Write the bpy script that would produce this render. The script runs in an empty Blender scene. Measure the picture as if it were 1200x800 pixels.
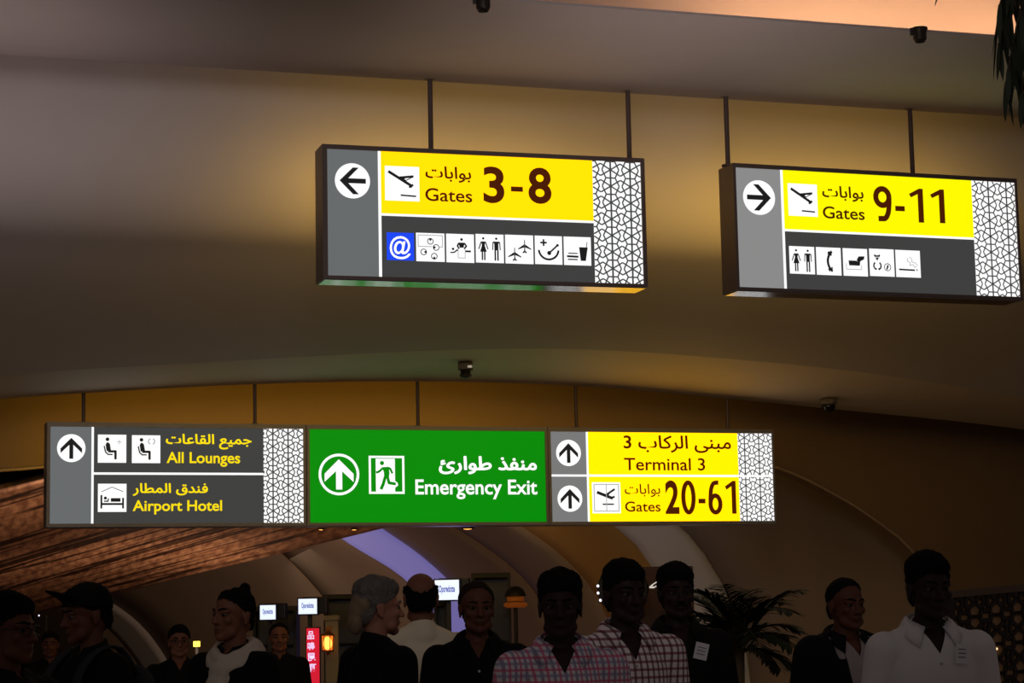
import bpy, bmesh, math, random
import numpy as np
from mathutils import Vector, Matrix

SC = bpy.context.scene
COL = SC.collection
R = math.radians

# ------------------------------------------------------------------ camera
FPX, PITCH, ROLL, EYE = 2500.0, R(7.606), R(-1.1527), 1.55
FW = Vector((0, math.cos(PITCH), math.sin(PITCH)))
_r, _u = Vector((1, 0, 0)), Vector((0, -math.sin(PITCH), math.cos(PITCH)))
RT = math.cos(ROLL) * _r + math.sin(ROLL) * _u
UP = -math.sin(ROLL) * _r + math.cos(ROLL) * _u
CAM = Vector((0, 0, EYE))
cam_data = bpy.data.cameras.new('camera')
cam_data.sensor_width = 36.0
cam_data.lens = FPX / 1200.0 * 36.0
cam_data.clip_end = 300
cam = bpy.data.objects.new('camera', cam_data)
COL.objects.link(cam)
m3 = Matrix((RT, UP, -FW)).transposed()
cam.matrix_world = Matrix.Translation(CAM) @ m3.to_4x4()
SC.camera = cam

# ------------------------------------------------------------------ view, world
SC.view_settings.view_transform = 'Standard'
SC.view_settings.look = 'None'
SC.view_settings.exposure = 0.0
SC.view_settings.gamma = 1.0
SC.view_settings.use_curve_mapping = False
WORLD = (0.085, 0.072, 0.070)
world = bpy.data.worlds.new('dim_terminal')
world.use_nodes = True
world.node_tree.nodes['Background'].inputs[0].default_value = (*WORLD, 1)
world.node_tree.nodes['Background'].inputs[1].default_value = 1.0
SC.world = world

def area_light(name, loc, aim, size, power, color, size_y=None):
    l = bpy.data.lights.new(name, 'AREA')
    l.energy, l.color, l.size = power, color, size
    if size_y:
        l.shape, l.size_y = 'RECTANGLE', size_y
    o = bpy.data.objects.new(name, l)
    COL.objects.link(o)
    o.location = loc
    o.rotation_euler = (Vector(aim) - Vector(loc)).to_track_quat('-Z', 'Y').to_euler()
    return o

# fill lights added in front of the signs to brighten the upper bulkheads
for X in (-4.5, 0.0):
    o = area_light('hall_fill', (X, 3.0, 4.3), (X - 0.3, 15.5, 4.9), 1.4, 11.5, (1.0, 0.93, 0.93))
    o.data.spread = R(70)
    o = area_light('soffit_fill', (X + 1.0, 10.2, 2.4), (X + 1.2, 12.7, 5.2), 1.6, 7, (1.0, 0.82, 0.82))
    o.data.spread = R(56)
# fill lights added behind the arch to brighten vault, rib and mesh ceiling
area_light('concourse_fill', (-0.2, 25.6, 2.5), (2.0, 26.6, 1.2), 1.0, 1.3, (1.0, 0.72, 0.42))
area_light('cool_fill', (0.7, 23.6, 2.3), (1.9, 24.9, 2.2), 0.5, 1.6, (0.78, 0.8, 1.0))
area_light('concourse_fill', (-3.5, 33, 2.4), (0.0, 34, 0.6), 1.5, 2.2, (1.0, 0.78, 0.58))
area_light('mesh_fill', (-4.2, 23.6, 1.2), (-4.6, 25.5, 3.0), 1.2, 36, (1.0, 0.68, 0.46))
area_light('mesh_fill', (-4.6, 29.0, 0.8), (-4.9, 31.0, 2.6), 1.2, 36, (1.0, 0.68, 0.46))

# ------------------------------------------------------------------ helpers
def lin(c):
    return tuple(((v / 255) / 12.92 if v / 255 <= 0.04045 else ((v / 255 + 0.055) / 1.055) ** 2.4) for v in c)

def ray(x, y):
    return FW + (x - 600) / FPX * RT - (y - 400) / FPX * UP

SLOPE = 0.325                     # plan slope of the bulkheads and sign rows
def on_plane(x, y, d):            # photo direction met with the upright plane Y = d + SLOPE * X
    v = ray(x, y)
    t = d / (v.y - SLOPE * v.x)
    return CAM + v * t

def at(x, y, D):                  # point at ground distance Y = D
    v = ray(x, y)
    return CAM + v * (D / v.y)

MATS = {}
def mat(name, color, rough=0.6, metal=0.0, emit=None, strength=1.0, spec=0.3, noise=0.0, scale=8.0):
    if name in MATS:
        return MATS[name]
    m = bpy.data.materials.new(name)
    m.use_nodes = True
    nt = m.node_tree
    b = nt.nodes['Principled BSDF']
    b.inputs['Base Color'].default_value = (*color, 1)
    b.inputs['Roughness'].default_value = rough
    b.inputs['Metallic'].default_value = metal
    b.inputs['Specular IOR Level'].default_value = spec
    if emit:
        b.inputs['Emission Color'].default_value = (*emit, 1)
        b.inputs['Emission Strength'].default_value = strength
    if noise:
        tc = nt.nodes.new('ShaderNodeTexCoord')
        n = nt.nodes.new('ShaderNodeTexNoise')
        n.inputs['Scale'].default_value = scale
        n.inputs['Detail'].default_value = 4
        mx = nt.nodes.new('ShaderNodeMix')
        mx.data_type = 'RGBA'
        mx.inputs['A'].default_value = (*[c * (1 - noise) for c in color], 1)
        mx.inputs['B'].default_value = (*[min(1, c * (1 + noise)) for c in color], 1)
        nt.links.new(tc.outputs['Object'], n.inputs['Vector'])
        nt.links.new(n.outputs['Fac'], mx.inputs['Factor'])
        nt.links.new(mx.outputs['Result'], b.inputs['Base Color'])
    MATS[name] = m
    return m

def glow(name, rgb, k=1.0):
    """backlit film: gives off its own light"""
    c = lin(rgb)
    return mat(name, tuple(v * 0.08 for v in c), 0.5, emit=c, strength=k, spec=0.2)

def link(name, me, m=None, parent=None):
    o = bpy.data.objects.new(name, me)
    COL.objects.link(o)
    if m:
        me.materials.clear()
        me.materials.append(m)
    if parent:
        o.parent = parent
    return o

def obj(name, bm, m=None, parent=None, smooth=False):
    me = bpy.data.meshes.new(name)
    bm.to_mesh(me)
    bm.free()
    if smooth:
        me.polygons.foreach_set('use_smooth', [True] * len(me.polygons))
    return link(name, me, m, parent)

def empty(name, loc=(0, 0, 0), rz=0.0):
    o = bpy.data.objects.new(name, None)
    o.empty_display_size = 0.1
    o.location = loc
    o.rotation_euler = (0, 0, rz)
    COL.objects.link(o)
    return o

def tag(o, label=None, cat=None, group=None, kind=None):
    if label: o['label'] = label
    if cat: o['category'] = cat
    if group: o['group'] = group
    if kind: o['kind'] = kind
    return o

def bx(bm, x0, x1, y0, y1, z0, z1, bevel=0.0):
    r = bmesh.ops.create_cube(bm, size=1)
    vs = r['verts']
    for v in vs:
        v.co = Vector(((x0 + x1) / 2 + v.co.x * (x1 - x0), (y0 + y1) / 2 + v.co.y * (y1 - y0), (z0 + z1) / 2 + v.co.z * (z1 - z0)))
    if bevel:
        es = list({e for v in vs for e in v.link_edges})
        bmesh.ops.bevel(bm, geom=es, offset=bevel, segments=2, affect='EDGES', profile=0.7)

def lathe(bm, prof, n=24, M=None):
    rings = []
    for r, z in prof:
        ring = []
        for k in range(n):
            a = 2 * math.pi * k / n
            p = Vector((r * math.cos(a), r * math.sin(a), z))
            ring.append(bm.verts.new(M @ p if M else p))
        rings.append(ring)
    for a, b in zip(rings, rings[1:]):
        for k in range(n):
            bm.faces.new((a[k], a[(k + 1) % n], b[(k + 1) % n], b[k]))
    for ring, flip in ((rings[0], True), (rings[-1], False)):
        try:
            bm.faces.new(ring[::-1] if flip else ring)
        except ValueError:
            pass

def align(p0, p1):
    d = Vector(p1) - Vector(p0)
    q = d.to_track_quat('Z', 'Y')
    return Matrix.Translation(Vector(p0)) @ q.to_matrix().to_4x4()

def capsule(bm, p0, r0, p1, r1, n=14, hs=4):
    p0, p1 = Vector(p0), Vector(p1)
    L = (p1 - p0).length
    prof = []
    for i in range(hs + 1):
        a = -math.pi / 2 + (math.pi / 2) * i / hs
        prof.append((max(1e-4, r0 * math.cos(a)), r0 * math.sin(a)))
    for i in range(hs + 1):
        a = (math.pi / 2) * i / hs
        prof.append((max(1e-4, r1 * math.cos(a)), L + r1 * math.sin(a)))
    lathe(bm, prof, n, align(p0, p1))

def ellipsoid(bm, c, r, M=None, nu=20, nv=12):
    T = Matrix.Translation(Vector(c)) @ (M or Matrix()) @ Matrix.Diagonal((r[0], r[1], r[2], 1))
    bmesh.ops.create_uvsphere(bm, u_segments=nu, v_segments=nv, radius=1.0, matrix=T)

def tube(bm, pts, r, n=8):
    for a, b in zip(pts, pts[1:]):
        capsule(bm, a, r, b, r, n, 2)

def sweep(bm, pts, radii, n=8, flat=1.0):
    """one connected tapering tube along pts"""
    pts = [Vector(p) for p in pts]
    prev = None
    whole = (pts[-1] - pts[0]).normalized()
    ref = Vector((0, 1, 0)) if abs(whole.z) > .8 else Vector((0, 0, 1))
    for i, p in enumerate(pts):
        d = (pts[min(i + 1, len(pts) - 1)] - pts[max(i - 1, 0)]).normalized()
        s = d.cross(ref)
        if s.length < 1e-3:
            s = Vector((1, 0, 0))
        s.normalize()
        t = s.cross(d)
        ring = [bm.verts.new(p + radii[i] * (math.cos(2 * math.pi * k / n) * s + flat * math.sin(2 * math.pi * k / n) * t)) for k in range(n)]
        if prev:
            for k in range(n):
                bm.faces.new((prev[k], prev[(k + 1) % n], ring[(k + 1) % n], ring[k]))
        else:
            bm.faces.new(ring[::-1])
        prev = ring
    bm.faces.new(prev)

def grid(rows, uv=False):
    """faces between rows of 3D points; every row has the same count"""
    bm = bmesh.new()
    V = [[bm.verts.new(p) for p in row] for row in rows]
    lay = bm.loops.layers.uv.new('UVMap') if uv else None
    nr, nc = len(rows), len(rows[0])
    for i in range(nr - 1):
        for j in range(nc - 1):
            f = bm.faces.new((V[i][j], V[i][j + 1], V[i + 1][j + 1], V[i + 1][j]))
            f.smooth = True
            if uv:
                for lp, (a, b) in zip(f.loops, ((i, j), (i, j + 1), (i + 1, j + 1), (i + 1, j))):
                    lp[lay].uv = (b / (nc - 1), a / (nr - 1))
    return bm

def thick(o, t, offset=-1.0):
    md = o.modifiers.new('thickness', 'SOLIDIFY')
    md.thickness, md.offset = t, offset
    return o

def resample(pts, n):
    P = np.array([tuple(p) for p in pts], float)
    # Catmull-Rom densify, then even spacing
    Q = []
    for i in range(len(P) - 1):
        p0, p1, p2, p3 = P[max(i - 1, 0)], P[i], P[i + 1], P[min(i + 2, len(P) - 1)]
        for t in np.linspace(0, 1, 12, endpoint=False):
            Q.append(0.5 * ((2 * p1) + (p2 - p0) * t + (2 * p0 - 5 * p1 + 4 * p2 - p3) * t * t + (3 * p1 - p0 - 3 * p2 + p3) * t ** 3))
    Q.append(P[-1])
    Q = np.array(Q)
    s = np.concatenate([[0], np.cumsum(np.linalg.norm(np.diff(Q, axis=0), axis=1))])
    T = np.linspace(0, s[-1], n)
    return [Vector([np.interp(t, s, Q[:, k]) for k in range(Q.shape[1])]) for t in T]

# ================================================================== THE PLACE
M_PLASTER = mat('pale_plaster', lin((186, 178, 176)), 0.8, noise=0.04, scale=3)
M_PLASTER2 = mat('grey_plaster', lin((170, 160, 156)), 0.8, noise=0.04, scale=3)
M_COVE = mat('cove_plaster', lin((228, 205, 190)), 0.85, noise=0.03, scale=2)
M_LIP = mat('lip_glow_plaster', lin((214, 200, 180)), 0.7, noise=0.04, scale=3)
M_BROWN = mat('brown_wall', lin((132, 106, 78)), 0.75, noise=0.05, scale=3)
M_VAULT = mat('vault_panel', lin((150, 132, 116)), 0.6, noise=0.08, scale=2)
M_GOLD = mat('gold_panel', lin((172, 132, 74)), 0.5, noise=0.06, scale=2)
M_RIB = mat('white_rib', lin((210, 205, 205)), 0.6)
M_TRIM = mat('arch_trim', lin((165, 140, 116)), 0.5)
M_DARKWALL = mat('dark_wall', lin((90, 76, 64)), 0.8, noise=0.05, scale=2)
M_BLACKMETAL = mat('black_metal', lin((38, 35, 35)), 0.45, 0.3)

def tile_floor():
    m = bpy.data.materials.new('floor_tile')
    m.use_nodes = True
    nt = m.node_tree
    b = nt.nodes['Principled BSDF']
    tc = nt.nodes.new('ShaderNodeTexCoord')
    br = nt.nodes.new('ShaderNodeTexBrick')
    br.offset = 0
    br.inputs['Scale'].default_value = 1.0
    br.inputs['Brick Width'].default_value = 0.8
    br.inputs['Row Height'].default_value = 0.8
    br.inputs['Mortar Size'].default_value = 0.006
    br.inputs['Color1'].default_value = (*lin((168, 158, 150)), 1)
    br.inputs['Color2'].default_value = (*lin((178, 168, 160)), 1)
    br.inputs['Mortar'].default_value = (*lin((70, 64, 60)), 1)
    nt.links.new(tc.outputs['Object'], br.inputs['Vector'])
    nt.links.new(br.outputs['Color'], b.inputs['Base Color'])
    b.inputs['Roughness'].default_value = 0.3
    return m

bm = bmesh.new()
bx(bm, -16, 16, -4, 66, -0.2, 0.0)
tag(obj('floor', bm, tile_floor()), kind='structure')

XS = np.linspace(-9.5, 9.5, 77)
def PD(d, X, z):
    return Vector((X, d + SLOPE * X, z))

def profile_surface(name, prof, m, t=0.0, xs=XS):
    o = obj(name, grid([[PD(d, x, z) for x in xs] for d, z in prof]), m)
    if t:
        thick(o, t)
    return tag(o, kind='structure')

# A - front soffit slab, seen from below, with a lit cove above its near edge
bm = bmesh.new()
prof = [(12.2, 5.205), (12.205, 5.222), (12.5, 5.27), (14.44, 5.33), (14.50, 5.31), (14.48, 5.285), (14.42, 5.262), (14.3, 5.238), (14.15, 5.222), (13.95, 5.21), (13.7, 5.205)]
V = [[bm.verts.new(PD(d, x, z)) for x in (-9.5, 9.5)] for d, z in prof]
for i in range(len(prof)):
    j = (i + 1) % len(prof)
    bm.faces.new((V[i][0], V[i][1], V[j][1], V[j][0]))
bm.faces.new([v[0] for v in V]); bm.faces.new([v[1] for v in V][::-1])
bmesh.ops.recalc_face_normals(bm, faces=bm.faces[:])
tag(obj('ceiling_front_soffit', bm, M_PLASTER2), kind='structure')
profile_surface('wall_cove', [(14.3, 5.31), (14.3, 7.4), (13.9, 8.0), (12.0, 8.3), (9.5, 8.4)], M_COVE, 0.05)
# cove tubes lying on the slab, hidden behind its near lip
for X0, X1 in ((1.6, 3.2), (3.3, 4.9)):
    t = empty('cove_tube_lamp', PD(13.6, (X0 + X1) / 2, 5.30), math.atan(SLOPE))
    L = (X1 - X0) * math.hypot(1, SLOPE) / 2
    bm = bmesh.new(); bx(bm, -L, L, -0.04, 0.04, 0.0, 0.03, 0.004)
    obj('lamp_batten', bm, M_BLACKMETAL, t)
    bm = bmesh.new(); capsule(bm, (-L + 0.03, 0, 0.045), 0.018, (L - 0.03, 0, 0.045), 0.018)
    obj('lamp_tube', bm, mat('warm_tube', (1, 0.8, 0.6), emit=(1, 0.60, 0.34), strength=58), t)
    tag(t, 'warm tube lamp hidden in the cove on top of the front soffit, %s one' % ('left' if X0 < 2 else 'right'), 'lamp', 'cove tube lamps')

# recess behind the soffit and the curved bulkhead B
profile_surface('ceiling_recess', [(14.48, 5.30), (14.485, 5.8), (14.6, 6.0), (15.0, 6.1), (15.3, 5.976)], M_PLASTER, 0.05)
BPROF = [(15.3, 5.976), (15.18, 5.638), (15.12, 5.253), (15.1, 5.08), (15.11, 4.907), (15.14, 4.772), (15.19, 4.657), (15.26, 4.552), (15.35, 4.461), (15.45, 4.39), (15.57, 4.338), (15.7, 4.305), (15.85, 4.282)]

# C - sloping ceiling down to the arched lip that carries the row of three signs
def zcurve(px, d):
    P = [on_plane(x, y, d) for x, y in px]
    X = np.array([p.x for p in P]); Z = np.array([p.z for p in P])
    D = resample([Vector((a, b)) for a, b in zip(X, Z)], 200)
    return lambda x: float(np.interp(x, [q.x for q in D], [q.y for q in D]))
LTOP = zcurve([(-600, 520), (-250, 468), (0, 440), (250, 424), (500, 411), (675, 409), (850, 420), (1025, 438), (1200, 467), (1450, 520), (1800, 600)], 18.2)
LBOT = zcurve([(-600, 545), (-250, 487), (0, 467), (102, 460), (304, 449.5), (496, 446.5), (682, 452), (856, 467), (967, 478), (1200, 503), (1450, 545), (1800, 620)], 19.6)
rows = [[PD(d, x, z) for x in XS] for d, z in BPROF]
d0, z0 = BPROF[-1]
for k in range(1, 13):
    t = k / 12
    rows.append([PD(d0 + (18.2 - d0) * t, x, z0 + (LTOP(x) - z0) * (t + .06 * math.sin(math.pi * t))) for x in XS])
NC = len(rows)
for k in range(1, 9):
    t = k / 8
    s = math.sin(t * math.pi / 2)
    rows.append([PD(18.2 + (19.62 - 18.2) * (0.85 * t + 0.15 * s), x, LTOP(x) + (LBOT(x) - LTOP(x)) * (0.7 * t + 0.3 * (1 - math.cos(t * math.pi / 2)))) for x in XS])
rows.append([PD(19.70, x, LBOT(x) + 0.01) for x in XS])
rows.append([PD(19.76, x, LBOT(x) + 0.07) for x in XS])
rows.append([PD(19.80, x, LBOT(x) + 0.5) for x in XS])
rows.append([PD(19.9, x, 5.3) for x in XS])
o = tag(thick(obj('ceiling_bulkhead', grid(rows), M_PLASTER), 0.03, 1.0), kind='structure')
o.data.materials.append(M_LIP)                      # lip colour raised to carry the glow of the signs below
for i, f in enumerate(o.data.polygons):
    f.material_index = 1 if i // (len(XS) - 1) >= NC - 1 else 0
lipv = set(range((NC - 1) * len(XS), NC * len(XS)))   # crisp crease where the lip starts
for e in o.data.edges:
    if e.vertices[0] in lipv and e.vertices[1] in lipv:
        e.use_edge_sharp = True
profile_surface('ceiling_inner', [(19.85, 5.1), (20.5, 5.2), (21.6, 5.15)], M_PLASTER, 0.05)

# E - rear wall with the big arched opening
ARCH = [(-900, 640), (-600, 606), (-300, 580), (-100, 560), (0, 551), (50, 547), (300, 522), (600, 510), (780, 524), (905, 546), (985, 583), (1035, 616), (1065, 641), (1100, 690), (1125, 750), (1140, 800)]
DE = 20.75
AP = [on_plane(x, y, DE) for x, y in ARCH]
AP = resample(AP, 90)
AP.append(Vector((AP[-1].x + 0.06, DE + SLOPE * (AP[-1].x + 0.06), 0.0)))
top = [PD(DE, p.x, 5.2) for p in AP]
mid = [p.lerp(q, 0.5) for p, q in zip(AP, top)]
bm = grid([AP, mid, top])
xe = AP[-1].x
vs = [bm.verts.new(p) for p in (PD(DE, xe, 0), PD(DE, 9.5, 0), PD(DE, 9.5, 5.2), PD(DE, xe, 5.2))]
bm.faces.new(vs)
bmesh.ops.remove_doubles(bm, verts=bm.verts[:], dist=0.002)
for f in bm.faces: f.smooth = False
bmesh.ops.recalc_face_normals(bm, faces=bm.faces[:])
tag(thick(obj('wall_arch', bm, M_BROWN), 0.25, 1.0), kind='structure')
bm = bmesh.new()
sweep(bm, [p + Vector((0.0, -0.012, 0.0)) for p in AP], [0.015] * len(AP), 8)
tag(obj('trim_2', bm, M_TRIM, smooth=True), kind='structure')

# vault behind the arch: strips lofted between upright arcs at their own distances
def arc(px, d, n=26):
    P = [on_plane(x, y, d) for x, y in px]
    P = resample(P, n)
    return P
arcs = {
 0: arc([(250, 512), (600, 500), (780, 515), (908, 543), (992, 582), (1072, 640), (1115, 705), (1145, 800), (1155, 905)], 21.7),
 1: arc([(350, 500), (560, 512), (700, 550), (800, 617), (846, 680), (870, 735), (880, 795), (886, 885)], 24.0),
 2: arc([(320, 505), (500, 520), (630, 557), (729, 617), (767, 662), (800, 730), (815, 800), (820, 880)], 24.6),
 3: arc([(290, 530), (430, 548), (560, 590), (640, 635), (695, 690), (722, 750), (738, 810), (744, 876)], 26.0),
 4: arc([(270, 550), (400, 565), (510, 605), (590, 655), (632, 700), (655, 755), (668, 810), (673, 870)], 27.8),
 5: arc([(250, 570), (385, 586), (467, 630), (520, 672), (548, 705), (575, 755), (590, 805), (596, 864)], 30.0),
 6: arc([(230, 585), (350, 598), (421, 638), (475, 672), (512, 715), (536, 765), (548, 815), (552, 860)], 31.0),
 7: arc([(150, 555), (240, 588), (310, 630), (365, 682), (400, 732), (418, 786), (428, 855)], 35.0),
 8: arc([(-10, 630), (55, 662), (110, 692), (156, 722), (187, 757), (207, 797), (216, 848)], 40.0),
 9: arc([(-60, 640), (15, 668), (75, 696), (120, 724), (153, 758), (177, 797), (188, 846)], 41.5),
 10: arc([(-280, 640), (-170, 672), (-85, 704), (-30, 735), (8, 766), (30, 800), (40, 840)], 48.0),
}
def strip(name, a, b, m, push=0.0, t=0.04):
    rows = []
    for k in range(6):
        f = k / 5
        rows.append([arcs[a][i].lerp(arcs[b][i], f) for i in range(26)])
    o = obj(name, grid(rows), m)
    tag(thick(o, t + push, 0.0), kind='structure')
    return o
M_VIOLET = mat('violet_lit_rib', lin((170, 170, 190)), 0.5, emit=lin((90, 87, 152)), strength=0.9)  # violet light falling on the rib is put in as emission
strip('wall_vault', 0, 1, M_VAULT)
strip('trim_3', 1, 2, M_RIB, 0.10)
strip('wall_vault', 2, 3, M_GOLD)
strip('wall_vault', 3, 4, M_VAULT)
strip('wall_vault', 4, 5, M_VAULT)
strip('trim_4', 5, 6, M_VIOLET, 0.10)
strip('wall_vault', 6, 7, M_VAULT)
strip('wall_vault', 7, 8, M_VAULT)
strip('trim_5', 8, 9, M_RIB, 0.12)
strip('wall_vault', 9, 10, M_VAULT)
for k, r in ((3, 0.025), (4, 0.03), (7, 0.035)):
    bm = bmesh.new()
    sweep(bm, arcs[k], [r] * 26, 8)
    tag(obj('trim_%d' % {3: 6, 4: 7, 7: 8}[k], bm, M_TRIM, smooth=True), kind='structure')

# bronze mesh ceiling at the left, striped lengthwise
def mesh_mat():
    m = bpy.data.materials.new('bronze_mesh')
    m.use_nodes = True
    nt = m.node_tree
    b = nt.nodes['Principled BSDF']
    uv = nt.nodes.new('ShaderNodeUVMap')
    def noise(sx, sy, detail=3):
        mp = nt.nodes.new('ShaderNodeMapping')
        mp.inputs['Scale'].default_value = (sx, sy, 1)
        n = nt.nodes.new('ShaderNodeTexNoise')
        n.inputs['Scale'].default_value = 1.0
        n.inputs['Detail'].default_value = detail
        nt.links.new(uv.outputs[0], mp.inputs[0])
        nt.links.new(mp.outputs[0], n.inputs['Vector'])
        return n
    n1 = noise(100, 26)
    n2 = noise(1.6, 15, 2)
    r1 = nt.nodes.new('ShaderNodeValToRGB')
    r1.color_ramp.elements[0].position, r1.color_ramp.elements[1].position = 0.36, 0.66
    r1.color_ramp.elements[0].color = (*lin((146, 98, 72)), 1)
    r1.color_ramp.elements[1].color = (*lin((216, 162, 122)), 1)
    r2 = nt.nodes.new('ShaderNodeValToRGB')
    r2.color_ramp.elements[0].position, r2.color_ramp.elements[1].position = 0.455, 0.545
    r2.color_ramp.elements[0].color = r2.color_ramp.elements[1].color = (1, 1, 1, 1)
    for q in (0.485, 0.515):
        e = r2.color_ramp.elements.new(q); e.color = (0.10, 0.08, 0.08, 1)
    mx = nt.nodes.new('ShaderNodeMix'); mx.data_type = 'RGBA'; mx.blend_type = 'MULTIPLY'
    mx.inputs['Factor'].default_value = 1.0
    nt.links.new(n1.outputs['Fac'], r1.inputs[0]); nt.links.new(n2.outputs['Fac'], r2.inputs[0])
    nt.links.new(r1.outputs[0], mx.inputs['A']); nt.links.new(r2.outputs[0], mx.inputs['B'])
    nt.links.new(mx.outputs['Result'], b.inputs['Base Color'])
    b.inputs['Roughness'].default_value = 0.45
    b.inputs['Metallic'].default_value = 0.35
    return m
near = resample([at(x, y, D) for x, y, D in ((-450, 690, 21.3), (-200, 625, 22.0), (0, 573, 22.6), (300, 497, 23.6), (560, 440, 24.4))], 40)
far = resample([at(x, y, D) for x, y, D in ((-420, 850, 42), (-200, 790, 40), (0, 733, 37.2), (110, 702, 34.2), (440, 621, 26.6), (640, 570, 24.6))], 40)
rows = [[a.lerp(b, k / 24) for a, b in zip(near, far)] for k in range(25)]
tag(thick(obj('ceiling_mesh', grid(rows, True), mesh_mat()), 0.05, 1.0), kind='structure')

# shell of the far concourse so that no open world shows behind
bm = bmesh.new(); bx(bm, -16, 16, 64.5, 64.8, 0, 6)
tag(obj('wall_back', bm, M_DARKWALL), kind='structure')
bm = bmesh.new(); bx(bm, -16, -15.7, 17, 64.5, 0, 6)
tag(obj('wall_left', bm, M_DARKWALL), kind='structure')
bm = bmesh.new(); bx(bm, 9.6, 9.9, 15, 64.5, 0, 6.3)
tag(obj('wall_right', bm, M_DARKWALL), kind='structure')
bm = bmesh.new(); bx(bm, -16, 10, 21.5, 64.8, 6.0, 6.3)
tag(obj('ceiling_concourse', bm, M_DARKWALL), kind='structure')

# ================================================================== SIGNS
H, TH = 0.9, 0.24
M_FRAME = mat('sign_frame', lin((112, 98, 92)), 0.42, 0.35)
M_FRAME2 = mat('sign_frame_grey', lin((138, 132, 126)), 0.42, 0.3)
M_UNDER = mat('sign_underside', lin((150, 150, 150)), 0.16, 0.9)
M_ROD = mat('hanger_rod', lin((100, 84, 78)), 0.45, 0.2)
G_WHITE = glow('lit_white', (255, 255, 255), 1.02)
G_YELLOW = mat('lit_yellow', (.1, .09, 0), .5, emit=(1.9, .93, 0), spec=.2)
G_YELLOW2 = glow('lit_lemon_yellow', (255, 248, 0), 1.02)
G_YELLOW1 = mat('lit_warm_yellow', (.1, .08, 0), .5, emit=(1.5, .80, 0), spec=.2)
G_GREY = glow('lit_grey', (103, 106, 107))
G_GREY2 = glow('lit_pale_grey', (138, 138, 138))
G_GREY3 = glow('lit_mid_grey', (120, 121, 121))
G_DARK = glow('lit_charcoal', (62, 63, 62))
G_GREEN = glow('lit_green', (0, 138, 8))
G_BLUE = glow('lit_blue', (28, 72, 245))
G_BLACK = glow('ink_black', (28, 28, 28))
G_BROWN = glow('ink_brown', (72, 26, 2))
G_TEXTY = glow('lit_text_yellow', (255, 225, 10))
G_LINE = glow('lattice_ink', (66, 68, 67))
G_FAINT = glow('ink_faint', (168, 168, 168))
G_BACK = glow('lit_back_amber', (255, 204, 96), 3.0)
G_BACK2 = glow('lit_back_amber_low', (255, 205, 70), 2.0)
G_BACK3 = glow('lit_back_amber_dim', (255, 205, 90), 0.55)

ARABIC = {
 'gates': '\uFE91\uFEEE\uFE8D\uFE91\uFE8E\uFE95',
 'lounges': '\uFE9F\uFEE4\uFEF4\uFECA \uFE8D\uFEDF\uFED8\uFE8E\uFECB\uFE8E\uFE95',
 'hotel': '\uFED3\uFEE8\uFEAA\uFED5 \uFE8D\uFEDF\uFEE4\uFEC4\uFE8E\uFEAD',
 'exit': '\uFEE3\uFEE8\uFED4\uFEAC \uFEC3\uFEEE\uFE8D\uFEAD\uFE89',
 'terminal': '\uFEE3\uFE92\uFEE8\uFEF0 \uFE8D\uFEDF\uFEAE\uFEDB\uFE8E\uFE8F',
}

def glyphs(text, bold=0.0):
    """flat outline mesh of a line of text: verts, faces"""
    cu = bpy.data.curves.new('text', 'FONT')
    cu.body, cu.offset, cu.resolution_u = text, bold, 5
    o = bpy.data.objects.new('text', cu)
    COL.objects.link(o)
    bpy.context.view_layer.update()
    dg = bpy.context.evaluated_depsgraph_get()
    me = o.evaluated_get(dg).to_mesh()
    V = [v.co.copy() for v in me.vertices]
    Fs = [tuple(p.vertices) for p in me.polygons]
    o.evaluated_get(dg).to_mesh_clear()
    bpy.data.objects.remove(o)
    bpy.data.curves.remove(cu)
    return V, Fs

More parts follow.
